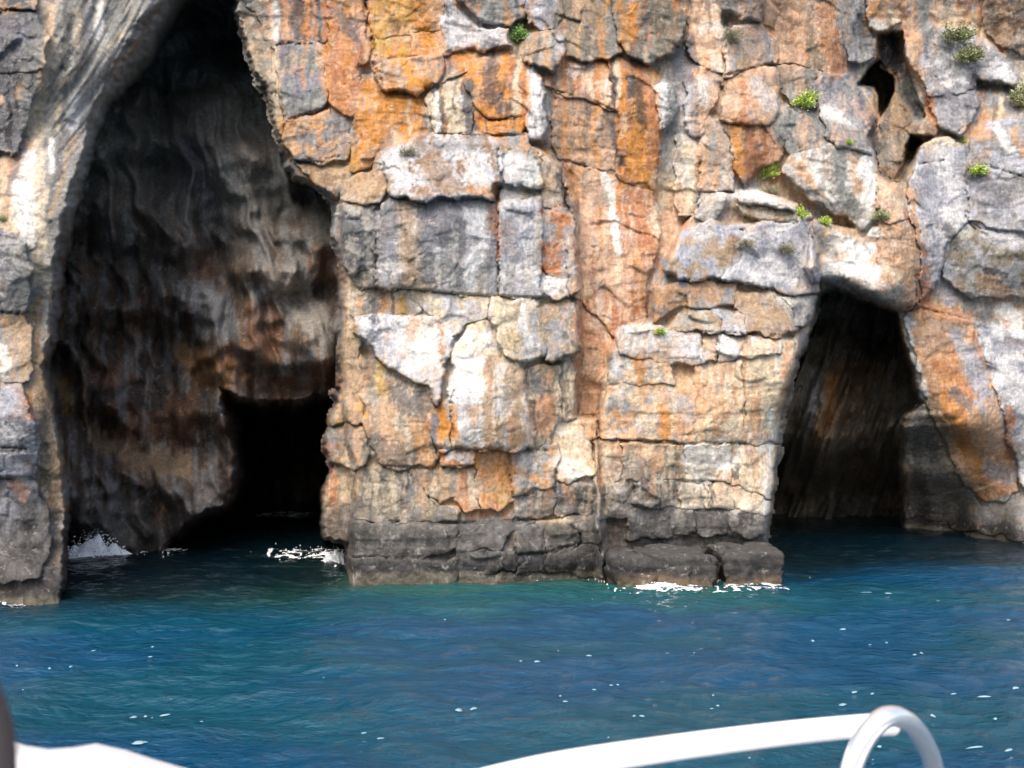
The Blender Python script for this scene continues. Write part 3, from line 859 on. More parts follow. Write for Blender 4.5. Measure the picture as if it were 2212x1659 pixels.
def base_depth(u, v):
    Y = facade(u, v)
    # ragged facade
    Yf = masses(u, v, Y.copy())
    wu = u + 6 * n2(u / 34, v / 34, 91) + 3 * n2(u / 12, v / 12, 92); wv = v + 6 * n2(u / 34, v / 34, 93) + 3 * n2(u / 12, v / 12, 94)
    out = Yf - relief(u, v, Yf) - 0.8 * sample(PROTB, u, v) + 0.045
    # flowstone ribs above the big cave
    rib = np.exp(-(((u - 260) / 190) ** 2 + ((v - 130) / 260) ** 2))
    out -= rib * 0.13 * fbm2((u + 0.45 * v + .0006 * v * v) / 26, v / 240, 3, 95)
    out += rib * 0.75 * relief(u, v, Yf)
    cm = np.zeros(u.shape, int)
    for idx, P in ((1, CAVE_L), (2, CAVE_R)):
        P = np.asarray(P)
        sel = (u > P[:, 0].min() - 30) & (u < P[:, 0].max() + 30) & (v > P[:, 1].min() - 30) & (v < P[:, 1].max() + 30)
        if not sel.any(): continue
        us, vs = u[sel], v[sel]
        sd = poly_sd(wu[sel], wv[sel], P)
        if idx == 1:
            Wd = 14 + 78 * np.exp(-(((us - 300) / 110) ** 2 + ((vs - 80) / 150) ** 2)) + 22 * smooth(300, 120, us) * smooth(900, 500, vs)
            Yi = 26.2 + 3.0 * smooth(330, 0, vs) - 1.2 * smooth(900, 1180, vs) * smooth(560, 300, us)
            ribs = fbm2((us - 0.25 * vs + 30 * n2(us / 120, vs / 90, 102)) / 62, vs / 260, 3, 101, 0.42)
            big = fbm2(us / 170, vs / 140, 3, 105, 0.4)
            Yi = Yi - 0.8 * ribs - 1.5 * big
            # lintel: diagonal overhanging mass from (250,640) up to (520,470) and down to (560,840)
            lin_ = poly_sd(us + 10 * n2(us / 30, vs / 30, 110), vs + 12 * n2(us / 30, vs / 30, 111), pts(0, '380,640 470,560 560,480 760,420 780,840 700,835 560,850 480,830 420,760'))
            Yi = Yi - 1.3 * smooth(-14, 60, lin_)
            slope = poly_sd(us + 8 * n2(us / 30, vs / 30, 112), vs + 8 * n2(us / 30, vs / 30, 113), pts(0, '90,850 190,930 300,960 420,965 500,1000 510,1080 420,1110 300,1100 200,1060 90,1200'))
            Yi = Yi - 1.5 * smooth(-25, 70, slope)
            hole = poly_sd(us + 10 * n2(us / 50, vs / 50, 114) + 4 * n2(us / 15, vs / 15, 117), vs + 10 * n2(us / 50, vs / 50, 115) + 4 * n2(us / 15, vs / 15, 118), HOLE_L)
            Yi = Yi + 22 * smooth(-4, 70, hole)
        else:
            Wd = 8 + 9 * smooth(1900, 1960, us) * smooth(700, 850, vs)
            ribs = fbm2((us + 0.35 * vs) / 34, vs / 260, 4, 121, 0.55)
            Yi = 30.2 - 0.8 * ribs - 1.3 * fbm2(us / 110, vs / 110, 3, 125, .4) + 3.5 * np.exp(-(((us - 1905) / 60) ** 2 + ((vs - 740) / 110) ** 2)) + 7.0 * smooth(930, 1080, vs)
        x, y, z = world_pt(us, vs, np.clip(Yi, 20, 60))
        Yi = Yi - 0.16 * n3(x / .8, y / .8, z / 1.2, 15) - .06 * n3(x / .3, y / .3, z / .4, 16)
        k = np.clip(sd / Wd, 0, 1)
        k = 1 - np.sqrt(np.clip(1 - k ** 1.6, 0, 1))
        o = out[sel]; Ym = o + (np.maximum(Yi, o + .5) - o) * np.where(sd > 0, k, 0)
        out[sel] = Ym
        c_ = cm[sel]; c_[sd > Wd * 0.5] = idx; cm[sel] = c_
    out = out + sample(CRK, u, v) * 0.8
    # the top of the cliff leans back
    out += np.clip(-v - 500, 0, 1e9) ** 1.25 * 0.003
    return out, cm

# ------------------------------------------------------------------ materials
def nodes(name):
    m = bpy.data.materials.new(name); m.use_nodes = True
    return m, m.node_tree.nodes, m.node_tree.links

def rock_material():
    m, N, L = nodes('weathered_limestone')
    b = N['Principled BSDF']
    at = N.new('ShaderNodeAttribute'); at.attribute_name = 'Col'
    tc = N.new('ShaderNodeTexCoord')
    def noise(scale, detail=5, rough=0.6, stretch=None, seed=0):
        mp = N.new('ShaderNodeMapping'); mp.inputs['Location'].default_value = (seed * 3.1, seed, seed * 1.7)
        if stretch: mp.inputs['Scale'].default_value = stretch
        L.new(tc.outputs['Object'], mp.inputs[0])
        n = N.new('ShaderNodeTexNoise'); n.inputs['Scale'].default_value = scale; n.inputs['Detail'].default_value = detail; n.inputs['Roughness'].default_value = rough
        L.new(mp.outputs[0], n.inputs['Vector'])
        return n
    def ramp(src, a, b_):
        r = N.new('ShaderNodeMapRange'); r.inputs['From Min'].default_value = a; r.inputs['From Max'].default_value = b_
        L.new(src, r.inputs['Value']); return r
    def mix(kind, fac, c1, c2):
        x = N.new('ShaderNodeMix'); x.data_type = 'RGBA'; x.blend_type = kind
        if isinstance(fac, float): x.inputs[0].default_value = fac
        else: L.new(fac, x.inputs[0])
        for i, c in ((6, c1), (7, c2)):
            if isinstance(c, tuple): x.inputs[i].default_value = c
            else: L.new(c, x.inputs[i])
        return x.outputs[2]
    nf = noise(9, 8, 0.72)
    r1 = ramp(nf.outputs[0], 0.30, 0.70); r1.inputs['To Min'].default_value = 0.66; r1.inputs['To Max'].default_value = 1.36
    gain = N.new('ShaderNodeVectorMath'); gain.operation = 'SCALE'
    L.new(at.outputs['Color'], gain.inputs[0]); L.new(r1.outputs[0], gain.inputs['Scale'])
    # pale lichen and calcite freckles
    n2_ = noise(5, 8, 0.75, seed=3)
    k = ramp(n2_.outputs[0], 0.56, 0.66); k.inputs['To Max'].default_value = 0.45
    c = mix('MIX', k.outputs[0], gain.outputs[0], (0.42, 0.40, 0.37, 1))
    # rust and dark mineral freckles
    n3_ = noise(4, 8, 0.78, (1.6, 1.6, .7), seed=7)
    k = ramp(n3_.outputs[0], 0.58, 0.66); k.inputs['To Max'].default_value = 0.5
    dk = N.new('ShaderNodeVectorMath'); dk.operation = 'MULTIPLY'; dk.inputs[1].default_value = (0.66, 0.52, 0.42)
    L.new(c, dk.inputs[0])
    c = mix('MIX', k.outputs[0], c, dk.outputs[0])
    # fine run-off streaks
    n4 = noise(3.2, 6, 0.7, (3.2, 3.2, .28), seed=12)
    r4 = ramp(n4.outputs[0], 0.3, 0.7); r4.inputs['To Min'].default_value = 0.80; r4.inputs['To Max'].default_value = 1.22
    g2 = N.new('ShaderNodeVectorMath'); g2.operation = 'SCALE'
    L.new(c, g2.inputs[0]); L.new(r4.outputs[0], g2.inputs['Scale'])
    L.new(g2.outputs[0], b.inputs['Base Color'])
    b.inputs['Roughness'].default_value = 0.85
    b.inputs['Specular IOR Level'].default_value = 0.25
    # relief
    n5 = noise(14, 10, 0.72, seed=5)
    n6 = noise(3.5, 8, 0.65, seed=9)
    vo = N.new('ShaderNodeTexVoronoi'); vo.feature = 'DISTANCE_TO_EDGE'; vo.inputs['Scale'].default_value = 2.6
    mpv = N.new('ShaderNodeMapping'); mpv.inputs['Scale'].default_value = (1, 1, 1.3)
    wv = N.new('ShaderNodeVectorMath'); wv.operation = 'MULTIPLY_ADD'
    nv = noise(2.2, 5, 0.6, seed=20)
    L.new(nv.outputs['Color'], wv.inputs[0]); wv.inputs[1].default_value = (.7, .7, .7); L.new(tc.outputs['Object'], wv.inputs[2])
    L.new(wv.outputs[0], mpv.inputs[0]); L.new(mpv.outputs[0], vo.inputs['Vector'])
    rv_ = ramp(vo.outputs[0], 0.0, 0.05)
    add = N.new('ShaderNodeMath'); add.operation = 'MULTIPLY_ADD'; L.new(n6.outputs[0], add.inputs[0]); add.inputs[1].default_value = 2.0; L.new(n5.outputs[0], add.inputs[2])
    add2 = N.new('ShaderNodeMath'); add2.operation = 'MULTIPLY_ADD'; L.new(rv_.outputs[0], add2.inputs[0]); add2.inputs[1].default_value = 0.10; L.new(add.outputs[0], add2.inputs[2])
    bp = N.new('ShaderNodeBump'); bp.inputs['Strength'].default_value = 0.75; bp.inputs['Distance'].default_value = 0.055
    L.new(add2.outputs[0], bp.inputs['Height']); L.new(bp.outputs[0], b.inputs['Normal'])
    return m
ROCK = rock_material()

def simple(name, col, rough=0.5, metal=0.0, spec=0.5):
    m, N, L = nodes(name)
    b = N['Principled BSDF']; b.inputs['Base Color'].default_value = (*col, 1); b.inputs['Roughness'].default_value = rough
    b.inputs['Metallic'].default_value = metal; b.inputs['Specular IOR Level'].default_value = spec
    return m, N, L, b

def tag(o, label=None, cat=None, group=None, kind=None):
    if label: o['label'] = label
    if cat: o['category'] = cat
    if group: o['group'] = group
    if kind: o['kind'] = kind
    return o

def mesh_obj(name, verts, faces, mat, parent=None, col=None, smooth_=True):
    me = bpy.data.meshes.new(name)
    verts = np.asarray(verts, np.float32); faces = np.asarray(faces, np.int32)
    me.vertices.add(len(verts)); me.vertices.foreach_set('co', verts.ravel())
    k = faces.shape[1]
    me.loops.add(faces.size); me.loops.foreach_set('vertex_index', faces.ravel())
    me.polygons.add(len(faces))
    me.polygons.foreach_set('loop_start', np.arange(0, faces.size, k, dtype=np.int32))
    me.update(calc_edges=True)
    me.polygons.foreach_set('use_smooth', np.full(len(faces), smooth_))
    if col is not None:
        ca = me.color_attributes.new('Col', 'FLOAT_COLOR', 'POINT')
        c4 = np.ones((len(verts), 4), np.float32); c4[:, :3] = col
        ca.data.foreach_set('color', c4.ravel())
    me.materials.append(mat)
    me.update()
    o = bpy.data.objects.new(name, me)
    SC.collection.objects.link(o)
    if parent: o.parent = parent
    return o

def grid_faces(nr, nc, keep=None):
    idx = np.arange(nr * nc).reshape(nr, nc)
    f = np.stack([idx[:-1, :-1], idx[1:, :-1], idx[1:, 1:], idx[:-1, 1:]], -1)
    if keep is not None: f = f[keep]
    return f.reshape(-1, 4)

def compact(verts, faces, col):
    used = np.unique(faces)
    mp = np.full(len(verts), -1, np.int64); mp[used] = np.arange(len(used))
    return verts[used], mp[faces], (col[used] if col is not None else None)

# ------------------------------------------------------------------ sea
def geom_axis(lo, flo, fhi, hi, step, grow=1.12):
    a = list(np.arange(flo, fhi, step)); s = step; x = a[-1]
    while x < hi: s *= grow; x += s; a.append(x)
    s = step; x = a[0]
    while x > lo: s *= grow; x -= s; a.insert(0, x)
    return np.array(a)
xs = geom_axis(-900, -14, 16, 900, 0.06); ys = geom_axis(-900, 7.2, 29, 900, 0.05)
X, Yg = np.meshgrid(xs, ys)
near = np.exp(-np.clip(np.hypot(X, Yg - 18) - 22, 0, 1e9) / 14)
def waves(X, Y):
    wx = X + .5 * n2(X / 3, Y / 3, 201)
    z = 0.07 * n2(X / 4.5 + Y * .12, Y / 2.0, 202) + 0.06 * n2(X / 1.7 - Y * .2, Y / 1.1, 207) + .03 * n2(X / .8 + Y * .3, Y / .5, 208)
    r = 1 - np.abs(n2((wx * .9 + Y * .35) / 1.5, (Y - wx * .22) / .62, 203)) * 2
    z = z + 0.018 * r
    r = 1 - np.abs(n2((wx + Y * .5) / .75, (Y - wx * .3) / .34, 204)) * 2
    z = z + 0.012 * r + 0.036 * n2((X + .3 * Y) / .85, (Y - .2 * X) / .46, 205) + .012 * n2((X - .2 * Y) / .3, (Y + .1 * X) / .19, 206)
    return z
Z = waves(X, Yg) * np.clip(near, 0.02, 1)
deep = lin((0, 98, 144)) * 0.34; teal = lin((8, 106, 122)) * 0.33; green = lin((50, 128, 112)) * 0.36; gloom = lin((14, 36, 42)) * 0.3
X0_ = X
seac = np.empty(X.shape + (3,)); seac[:] = deep
nz = fbm2(X / 5, Yg / 2.6, 4, 211)
seac = mixc(seac, teal, smooth(-0.3, 0.6, nz) * 0.6)
foot = np.hypot(np.clip(np.abs(X - 1.0) - 4.6, 0, 99), np.clip(19.6 - Yg, 0, 99))
gm = smooth(4.6, 0.6, foot + 1.6 * fbm2(X / 3, Yg / 1.6, 3, 215)) * smooth(-7, -4.5, X) * smooth(6.4, 4.4, X + .6 * nz)
seac = mixc(seac, green, gm * 0.7)
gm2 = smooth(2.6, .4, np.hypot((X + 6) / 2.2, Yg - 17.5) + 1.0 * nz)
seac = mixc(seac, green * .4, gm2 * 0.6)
# shade put into the water colour in front of and inside the caves
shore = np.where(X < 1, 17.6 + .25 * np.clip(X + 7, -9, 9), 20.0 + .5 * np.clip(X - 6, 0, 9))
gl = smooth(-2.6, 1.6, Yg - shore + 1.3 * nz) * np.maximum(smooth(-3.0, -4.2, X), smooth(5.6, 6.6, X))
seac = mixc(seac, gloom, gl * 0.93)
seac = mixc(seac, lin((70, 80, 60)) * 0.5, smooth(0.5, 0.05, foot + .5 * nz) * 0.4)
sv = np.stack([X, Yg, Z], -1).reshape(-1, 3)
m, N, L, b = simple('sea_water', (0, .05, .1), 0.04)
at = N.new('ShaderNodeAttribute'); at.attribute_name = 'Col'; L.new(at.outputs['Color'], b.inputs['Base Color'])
b.inputs['IOR'].default_value = 1.333
tc = N.new('ShaderNodeTexCoord'); mp = N.new('ShaderNodeMapping'); mp.inputs['Scale'].default_value = (1, 1.7, 1); mp.inputs['Rotation'].default_value = (0, 0, .25)
L.new(tc.outputs['Object'], mp.inputs[0])
nt = N.new('ShaderNodeTexNoise'); nt.inputs['Scale'].default_value = 3.0; nt.inputs['Detail'].default_value = 6; nt.inputs['Roughness'].default_value = 0.62
L.new(mp.outputs[0], nt.inputs['Vector'])
bp = N.new('ShaderNodeBump'); bp.inputs['Strength'].default_value = 1.0; bp.inputs['Distance'].default_value = 0.12
L.new(nt.outputs[0], bp.inputs['Height']); L.new(bp.outputs[0], b.inputs['Normal'])
SEA_MAT = m
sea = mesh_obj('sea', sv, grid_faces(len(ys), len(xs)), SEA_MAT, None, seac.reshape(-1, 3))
tag(sea, 'deep blue choppy sea water turning green beside the rock foot', 'sea', kind='structure')

# ------------------------------------------------------------------ cliff sheet, split into cliff and the two caves
us = geom_axis(-1100, -60, 2280, 3400, 3.2, 1.16); vs = geom_axis(-2400, -50, 1290, 1470, 3.2, 1.16)
U, V = np.meshgrid(us, vs)
BY, CM = base_depth(U, V)
x, y, z = world_pt(U, V, BY)
bv = np.stack([x, y, z], -1).reshape(-1, 3)
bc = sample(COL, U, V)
# gaps and recesses keep the stained joint colour
bc = bc.reshape(-1, 3)
cmq = np.maximum(np.maximum(CM[:-1, :-1], CM[1:, 1:]), np.maximum(CM[1:, :-1], CM[:-1, 1:]))
def part_sheet(name, k):
    f = grid_faces(*U.shape, cmq == k)
    vv, ff, cc = compact(bv, f, bc)
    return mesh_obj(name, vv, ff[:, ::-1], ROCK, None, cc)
cliff = part_sheet('cliff', 0)
tag(cliff, 'towering orange and grey limestone sea cliff', 'cliff', kind='structure')
tag(part_sheet('sea_cave', 1), 'tall dark sea cave with draped walls left of the central pillar', 'cave', kind='structure')
tag(part_sheet('sea_cave', 2), 'narrow dark sea cave under the rock arch on the right', 'cave', kind='structure')

# ------------------------------------------------------------------ rock blocks
def rock_block(P, prot, R, seed, step=3.0, name='rock_block', parent=None, depth=None, back=1.1, rr=None, u_ext=14):
    P = np.asarray(P, float)
    u0, u1 = max(P[:, 0].min(), -70) - u_ext, min(P[:, 0].max(), 2290) + u_ext
    v0, v1 = max(P[:, 1].min(), -60) - u_ext, P[:, 1].max() + u_ext
    uu, vv = np.meshgrid(np.arange(u0, u1 + step, step), np.arange(v0, v1 + step, step))
    rs = np.random.RandomState(seed)
    wu = uu + 6.5 * n2(uu / 30, vv / 30, 171) + 2.8 * n2(uu / 9, vv / 9, 141)
    wv = vv + 6.5 * n2(uu / 30, vv / 30, 172) + 2.2 * n2(uu / 9, vv / 9, 143)
    sd = poly_sd(wu, wv, P)
    sd = sd + 4.5 + 7.0 * n2(uu / 45, vv / 45, 151)
    keep = sd > -12
    Yb = masses(uu, vv, facade(uu, vv)) if depth is None else np.full(uu.shape, depth)
    rel = relief(uu, vv, Yb)
    uc, vc = P.mean(0); su = np.ptp(P[:, 0]) + 1; sv_ = np.ptp(P[:, 1]) + 1
    tu, tv = rs.uniform(-.4, .4) * prot, rs.uniform(-.25, .5) * prot
    Yf = Yb - prot * 0.8 - rel * 0.95 - tu * (uu - uc) / su + tv * (vc - vv) / sv_
    # bulge
    Yf = Yf - 0.10 * prot * (1 - np.exp(-np.clip(sd, 0, 999) / 22))
    if rr is None: rr = 0.05 + 0.17 * prot
    t = np.clip(sd / (R * (.55 + .35 * n2(uu / 40, vv / 40, 161))), 0, 1)
    drop = rr * (1 - np.sqrt(np.clip(1 - (1 - t) ** 2, 0, 1)))
    drop = drop + np.clip(-sd, 0, 99) * 0.2
    Yf = Yf + np.minimum(drop, back + prot) + 0.7 * sample(CRK, uu, vv)
    x, y, z = world_pt(uu, vv, Yf)
    vt = np.stack([x, y, z], -1).reshape(-1, 3)
    k4 = keep[:-1, :-1] & keep[1:, 1:] & keep[1:, :-1] & keep[:-1, 1:]
    f = grid_faces(*uu.shape, k4)
    if not len(f): return None
    col = sample(COL, uu, vv).reshape(-1, 3)
    vt, f, col = compact(vt, f, col)
    return mesh_obj(name, vt, f[:, ::-1], ROCK, parent, col)

for i, (P, pr, c1, c2, sty, R) in enumerate(BLOCKS):
    rock_block(P, pr, R, 100 + i * 7, parent=cliff)

# ------------------------------------------------------------------ free boulders awash at the foot
def rock_solid(name, corners, Y0, depth, ztop, seed, label, zbot=-0.8, group=None):
    """a weathered ledge: footprint outline (front edge at Y0), rounded box mesh with erosion"""
    xa, xb = corners
    nx, ny, nz_ = int((xb - xa) / .045), int(depth / .06), int((ztop - zbot) / .045)
    vsb, fs, cs = [], [], []
    base = 0
    faces6 = [('f', nx, nz_), ('k', nx, nz_), ('l', ny, nz_), ('r', ny, nz_), ('t', nx, ny)]
    for (k, na, nb) in faces6:
        A, B = np.meshgrid(np.linspace(0, 1, na), np.linspace(0, 1, nb))
        if k == 'f': p = (A, 0 * A, B)
        elif k == 'k': p = (1 - A, 0 * A + 1, B)
        elif k == 'l': p = (0 * A, 1 - A, B)
        elif k == 'r': p = (0 * A + 1, A, B)
        else: p = (A, B, 0 * A + 1)
        P3 = np.stack(p, -1).reshape(-1, 3)
        vsb.append(P3); fs.append(grid_faces(nb, na) + base); base += len(P3)
    P3 = np.concatenate(vsb); f = np.concatenate(fs)
    c = P3 * 2 - 1
    # superellipsoid rounding in metric terms
    L_ = np.array([(xb - xa) / 2, depth / 2, (ztop - zbot) / 2])
    q = c * L_
    r = 0.09
    inner = np.clip(q, -(L_ - r), (L_ - r))
    d = q - inner; n = np.linalg.norm(d, axis=1)[:, None] + 1e-9
    q = inner + d / n * np.minimum(n, r)
    ctr = np.array([(xa + xb) / 2, Y0 + depth / 2, (ztop + zbot) / 2])
    x, y, z = (q + ctr).T
    amp = 0.22 * n3(x / .9, y / .9, z / .9, seed) + .1 * n3(x / .45, y / .45, z / .45, seed + 5) + .05 * n3(x / .3, y / .3, z / .3, seed + 1) + .02 * n3(x / .12, y / .12, z / .1, seed + 2)
    _, _, h = voro((x + .3 * n3(x, y, z, 3)) / .55 + y * .4, (z + y * .6) / .4, seed)
    amp += .15 * h
    layer = -0.07 * np.exp(-((z - (ztop * .62 + .06 * np.sin(x * 2))) / .035) ** 2)
    amp += layer
    nrm = q / L_ ** 1.0; nrm = nrm / (np.linalg.norm(nrm, axis=1)[:, None] + 1e-9)
    x = x + nrm[:, 0] * amp * 1.1 ; y = y + nrm[:, 1] * amp * 1.1; z = z + amp * .45 * np.clip((z - 0) / .3, 0, 1)
    bl = 0.5 * n3(x / .5, y / .5, z / .5, 31) + .4 * n3(x / .12, y / .12, z / .12, 32)
    col = np.empty((len(x), 3)); col[:] = PALL['M'] * .6
    col = mixc(col, PALL['m'] * .72, smooth(0.25, .75, z / ztop + bl * .7))
    col = mixc(col, PALL['t'] * .42, smooth(.3, .05, z + bl * .3) * .75)
    return tag(mesh_obj(name, np.stack([x, y, z], -1), f, ROCK, None, col), label, 'boulder', group)
def wx_at(u, Y): return (u - W / 2) / F * Y / (CP + SP * 0.2) * 0.985
rock_solid('boulder', (2.15, 4.32), 18.95, 1.7, 0.66, 41, 'long flat topped dark ledge rock beside the gap at the pillar foot')
rock_solid('boulder', (4.52, 5.85), 19.1, 1.8, 0.70, 52, 'dark squarish rock awash at the far right end of the ledge')

# ------------------------------------------------------------------ foam and sky glints
rg = random.Random(5)
m, N, L, b = simple('white_foam', (.78, .82, .86), .6)
FOAM = m
FLECK = simple('pale_glint', (.20, .32, .38), .5)[0]
def flakes(name, items, label, cat='foam', mat=None):
    vs_, fs_ = [], []
    for (cx, cy, sx, sy, ang, h) in items:
        n = 9; b0 = len(vs_); ca, sa = math.cos(ang), math.sin(ang)
        rad = [rg.uniform(.3, 1.15) for _ in range(n)]
        for ring, (s, zz) in enumerate(((1, 0.0), (.6, h))):
            for i in range(n):
                t = i / n * 6.2832
                ux, uy = math.cos(t) * sx * rad[i] * s, math.sin(t) * sy * rad[i] * s
                px, py = cx + ux * ca - uy * sa, cy + ux * sa + uy * ca
                vs_.append((px, py, zz + .012))
        for i in range(n):
            j = (i + 1) % n
            fs_.append((b0 + i, b0 + j, b0 + n + j, b0 + n + i))
        for i in range(1, n - 2, 2):
            fs_.append((b0 + n, b0 + n + i, b0 + n + i + 1, b0 + n + (i + 2) % n))
    va = np.array(vs_); va[:, 2] += waves(va[:, 0], va[:, 1])
    o = mesh_obj(name, va, np.array(fs_), mat or FOAM)
    return tag(o, label, cat, kind='stuff')
def at_water(u, v):
    Y = float(world_depth_on_water(u, v)); x, y, z = world_pt(u, v, Y)
    return x, Y
items = []  # glints of sky on the waves, modelled as pale flecks
for (u, v, w_, h_) in [(290,1543,13,5),(315,1541,6,3),(357,1541,17,4),(303,1616,30,9),(153,1444,6,2),(330,1401,7,1.6),(50,1487,5,2),(36,1446,5,2),(107,1447,5,2),
                  (990,1540,14,6),(1022,1538,15,5),(1272,1421,9,2.5),(1160,1435,14,2),(1222,1534,10,2.5),(1210,1524,6,2),(1284,1507,9,3),(1335,1489,6,2.5),(1320,1490,6,2),
                  (786,1578,10,2.5),(822,1597,12,1.6),(1125,1435,5,1.5),(1388,1561,9,3),(1370,1561,6,2),(1550,1514,8,2.5),(1870,1290,22,1.8),(1920,1292,12,1.5),(1990,1417,8,5),
                  (1820,1361,16,1.8),(1845,1505,15,4),(1885,1512,8,2.5),(1820,1530,12,7),(2060,1495,14,3),(2125,1505,22,4),(2195,1487,18,6),(2015,1545,10,4),(2150,1555,8,3),
                  (2110,1620,34,5),(2180,1635,24,4),(1755,1382,6,2),(1880,1392,8,2),(1915,1391,8,2),(1975,1422,9,3),(2178,1341,6,3),(1470,1630,8,2.5),(1540,1500,5,2),(1900,1620,12,4)]:
    x, y = at_water(u, v)
    k = y / F * CP
    items.append((x, y, w_ * k * .7, h_ * k * y / CAMZ * .4, rg.uniform(-.2, .35), .01))
for _ in range(22):
    u, v = rg.uniform(0, 2212), rg.uniform(1290, 1659)
    if u < 1200 and rg.random() < .5: continue
    x, y = at_water(u, v); k = y / F
    items.append((x, y, rg.uniform(1, 6) * k, rg.uniform(.4, 1.1) * k * y / CAMZ, rg.uniform(-.3, .4), .006))
flakes('glint_flecks', items, 'small pale flecks standing in for sky glints on the blue water', mat=FLECK)
def splash_items(uc, vc, ru_, rv_, n, hmax, smin=.6, smax=3.0):
    out = []
    for _ in range(n):
        u = uc + rg.gauss(0, ru_); v = vc + rg.gauss(0, rv_)
        x, y = at_water(u, v); k = y / F
        out.append((x, y, rg.uniform(smin, smax) * k * 1.1, rg.uniform(.3, .7) * k * y / CAMZ * .35, rg.uniform(-.3, .3), rg.uniform(.01, .04)))
    return out
def lace(name, patches, label, thr=.085):
    """connected froth lying on the water: thin webs where two noise fields cross zero"""
    V_, F_, b0 = [], [], 0
    for (xa, xb, ya, yb, dens, sd_) in patches:
        gx, gy = np.meshgrid(np.arange(xa, xb, .022), np.arange(ya, yb, .03))
        wx_ = gx + .18 * n2(gx / .5, gy / .5, sd_); wy_ = gy + .18 * n2(gx / .5, gy / .5, sd_ + 1)
        web = np.minimum(np.abs(n2(wx_ / .42, wy_ / .5, sd_ + 2)), np.abs(n2(wx_ / .17 + 4, wy_ / .24, sd_ + 3)) * 1.2)
        e = np.clip(1 - ((gx - (xa + xb) / 2) / ((xb - xa) / 2)) ** 2, 0, 1) * np.clip(1 - ((gy - (ya + yb) / 2) / ((yb - ya) / 2)) ** 2, 0, 1)
        cov = smooth(.05, .6, e + .6 * n2(gx / .8, gy / .5, sd_ + 4)) * dens
        keep = web < thr * cov * 2
        k4 = keep[:-1, :-1] & keep[1:, 1:] & keep[1:, :-1] & keep[:-1, 1:]
        gz = waves(gx, gy) + .014 + .012 * smooth(thr, 0, web)
        f_ = grid_faces(*gx.shape, k4)
        if not len(f_): continue
        vv_, ff_, _ = compact(np.stack([gx, gy, gz], -1).reshape(-1, 3), f_, None)
        V_.append(vv_); F_.append(ff_ + b0); b0 += len(vv_)
    return tag(mesh_obj(name, np.concatenate(V_), np.concatenate(F_), FOAM), label, 'foam', kind='stuff')
def pw2(u0, u1, v, dy):
    xa, ya = at_water(u0, v); xb, _ = at_water(u1, v); return xa, xb, ya - dy, ya + dy
lace('foam_lace', [(*pw2(1300, 1720, 1277, .42), .8, 301), (*pw2(1380, 1540, 1269, .2), 1.5, 305), (*pw2(1560, 1710, 1266, .2), 1.2, 309), (*pw2(760, 1300, 1256, .16), .5, 313), (*pw2(-60, 70, 1312, .25), .8, 317)],
     'thin white lace of foam below the dark ledge rocks and pillar foot')
lace('foam_lace', [(*pw2(555, 752, 1196, .8), .9, 321), (*pw2(660, 752, 1205, .5), 1.6, 325), (*pw2(120, 420, 1190, .7), 1.0, 329), (*pw2(130, 300, 1198, .5), 1.5, 333), (*pw2(540, 700, 1112, 1.4), .9, 337)],
     'white foam webs drifting inside the mouth of the big cave')
lst = [it for k_ in range(26) for it in splash_items(770 + k_ * 20, 1252, 10, 1.5, 1, .1, .3, 1.5)] + splash_items(1560, 1250, 60, 5, 30, .1, .3, 1.5) + splash_items(1320, 1248, 20, 7, 22, .1, .5, 1.6) + splash_items(1440, 1262, 60, 4, 30, .1, .5, 1.8)
flakes('foam_edge', lst, 'broken white foam washing below the dark ledge rocks')
lst = splash_items(680, 1195, 42, 7, 40, .1, .3, 1.9) + splash_items(580, 1200, 40, 8, 5, .1, .5, 2) + splash_items(250, 1194, 80, 5, 30, .1, .4, 2.4) + splash_items(620, 1110, 40, 3, 4, .1, .3, 1)
flakes('foam_streaks', lst, 'thin foam streaks inside the mouth of the big cave')
def splash(name, u, v, Y, w_, h_, seed, label):
    # heap of spray: many small beads rising over a lumpy wash
    import bmesh
    bm = bmesh.new()
    r = random.Random(seed)
    x0, _, _ = world_pt(u, v, Y)
    for i in range(900):
        t = r.random()
        px = x0 + r.gauss(0, w_ * .42); hh = max(0.0, 1 - ((px - x0) / (w_ * .95)) ** 2) * h_
        pz = abs(r.gauss(0, .42)) * hh
        py = Y + r.gauss(0, .18)
        rad = r.uniform(.006, .028) * (1.15 - .75 * pz / h_)
        mt = bmesh.ops.create_icosphere(bm, subdivisions=1, radius=rad)
        for vv in mt['verts']: vv.co = Vector((px + vv.co.x * r.uniform(.9, 1.7), py + vv.co.y, .02 + pz + vv.co.z))
    gx, gy = np.meshgrid(np.linspace(-1.3, 1.3, 60), np.linspace(-1, 1, 24))
    hz = h_ * .62 * np.clip(np.exp(-(gx * 1.3) ** 2 - (gy * 1.6) ** 2) * (1 + .8 * fbm2(gx * 1.7 + seed, gy * 1.5, 4, seed, .55)) - .16, -.05, 9)
    q = [bm.verts.new((x0 + gx[j, i] * w_, Y + gy[j, i] * .45 + .1, hz[j, i] + .03)) for j in range(24) for i in range(60)]
    for j in range(23):
        for i in range(59): bm.faces.new((q[j * 60 + i], q[j * 60 + i + 1], q[(j + 1) * 60 + i + 1], q[(j + 1) * 60 + i]))
    me = bpy.data.meshes.new(name); bm.to_mesh(me); bm.free(); me.materials.append(FOAM)
    for p in me.polygons: p.use_smooth = True
    o = bpy.data.objects.new(name, me); SC.collection.objects.link(o)
    return tag(o, label, 'splash', kind='stuff')
splash('splash', 205, 1190, 23.8, .95, .75, 3, 'white wave splash at the left wall of the big cave')
splash('splash', 725, 1208, 22.6, .36, .35, 4, 'small white splash against the left foot of the central pillar')
splash('splash', 1432, 1262, 18.8, .42, .1, 8, 'low white wash breaking on the long flat topped ledge rock')

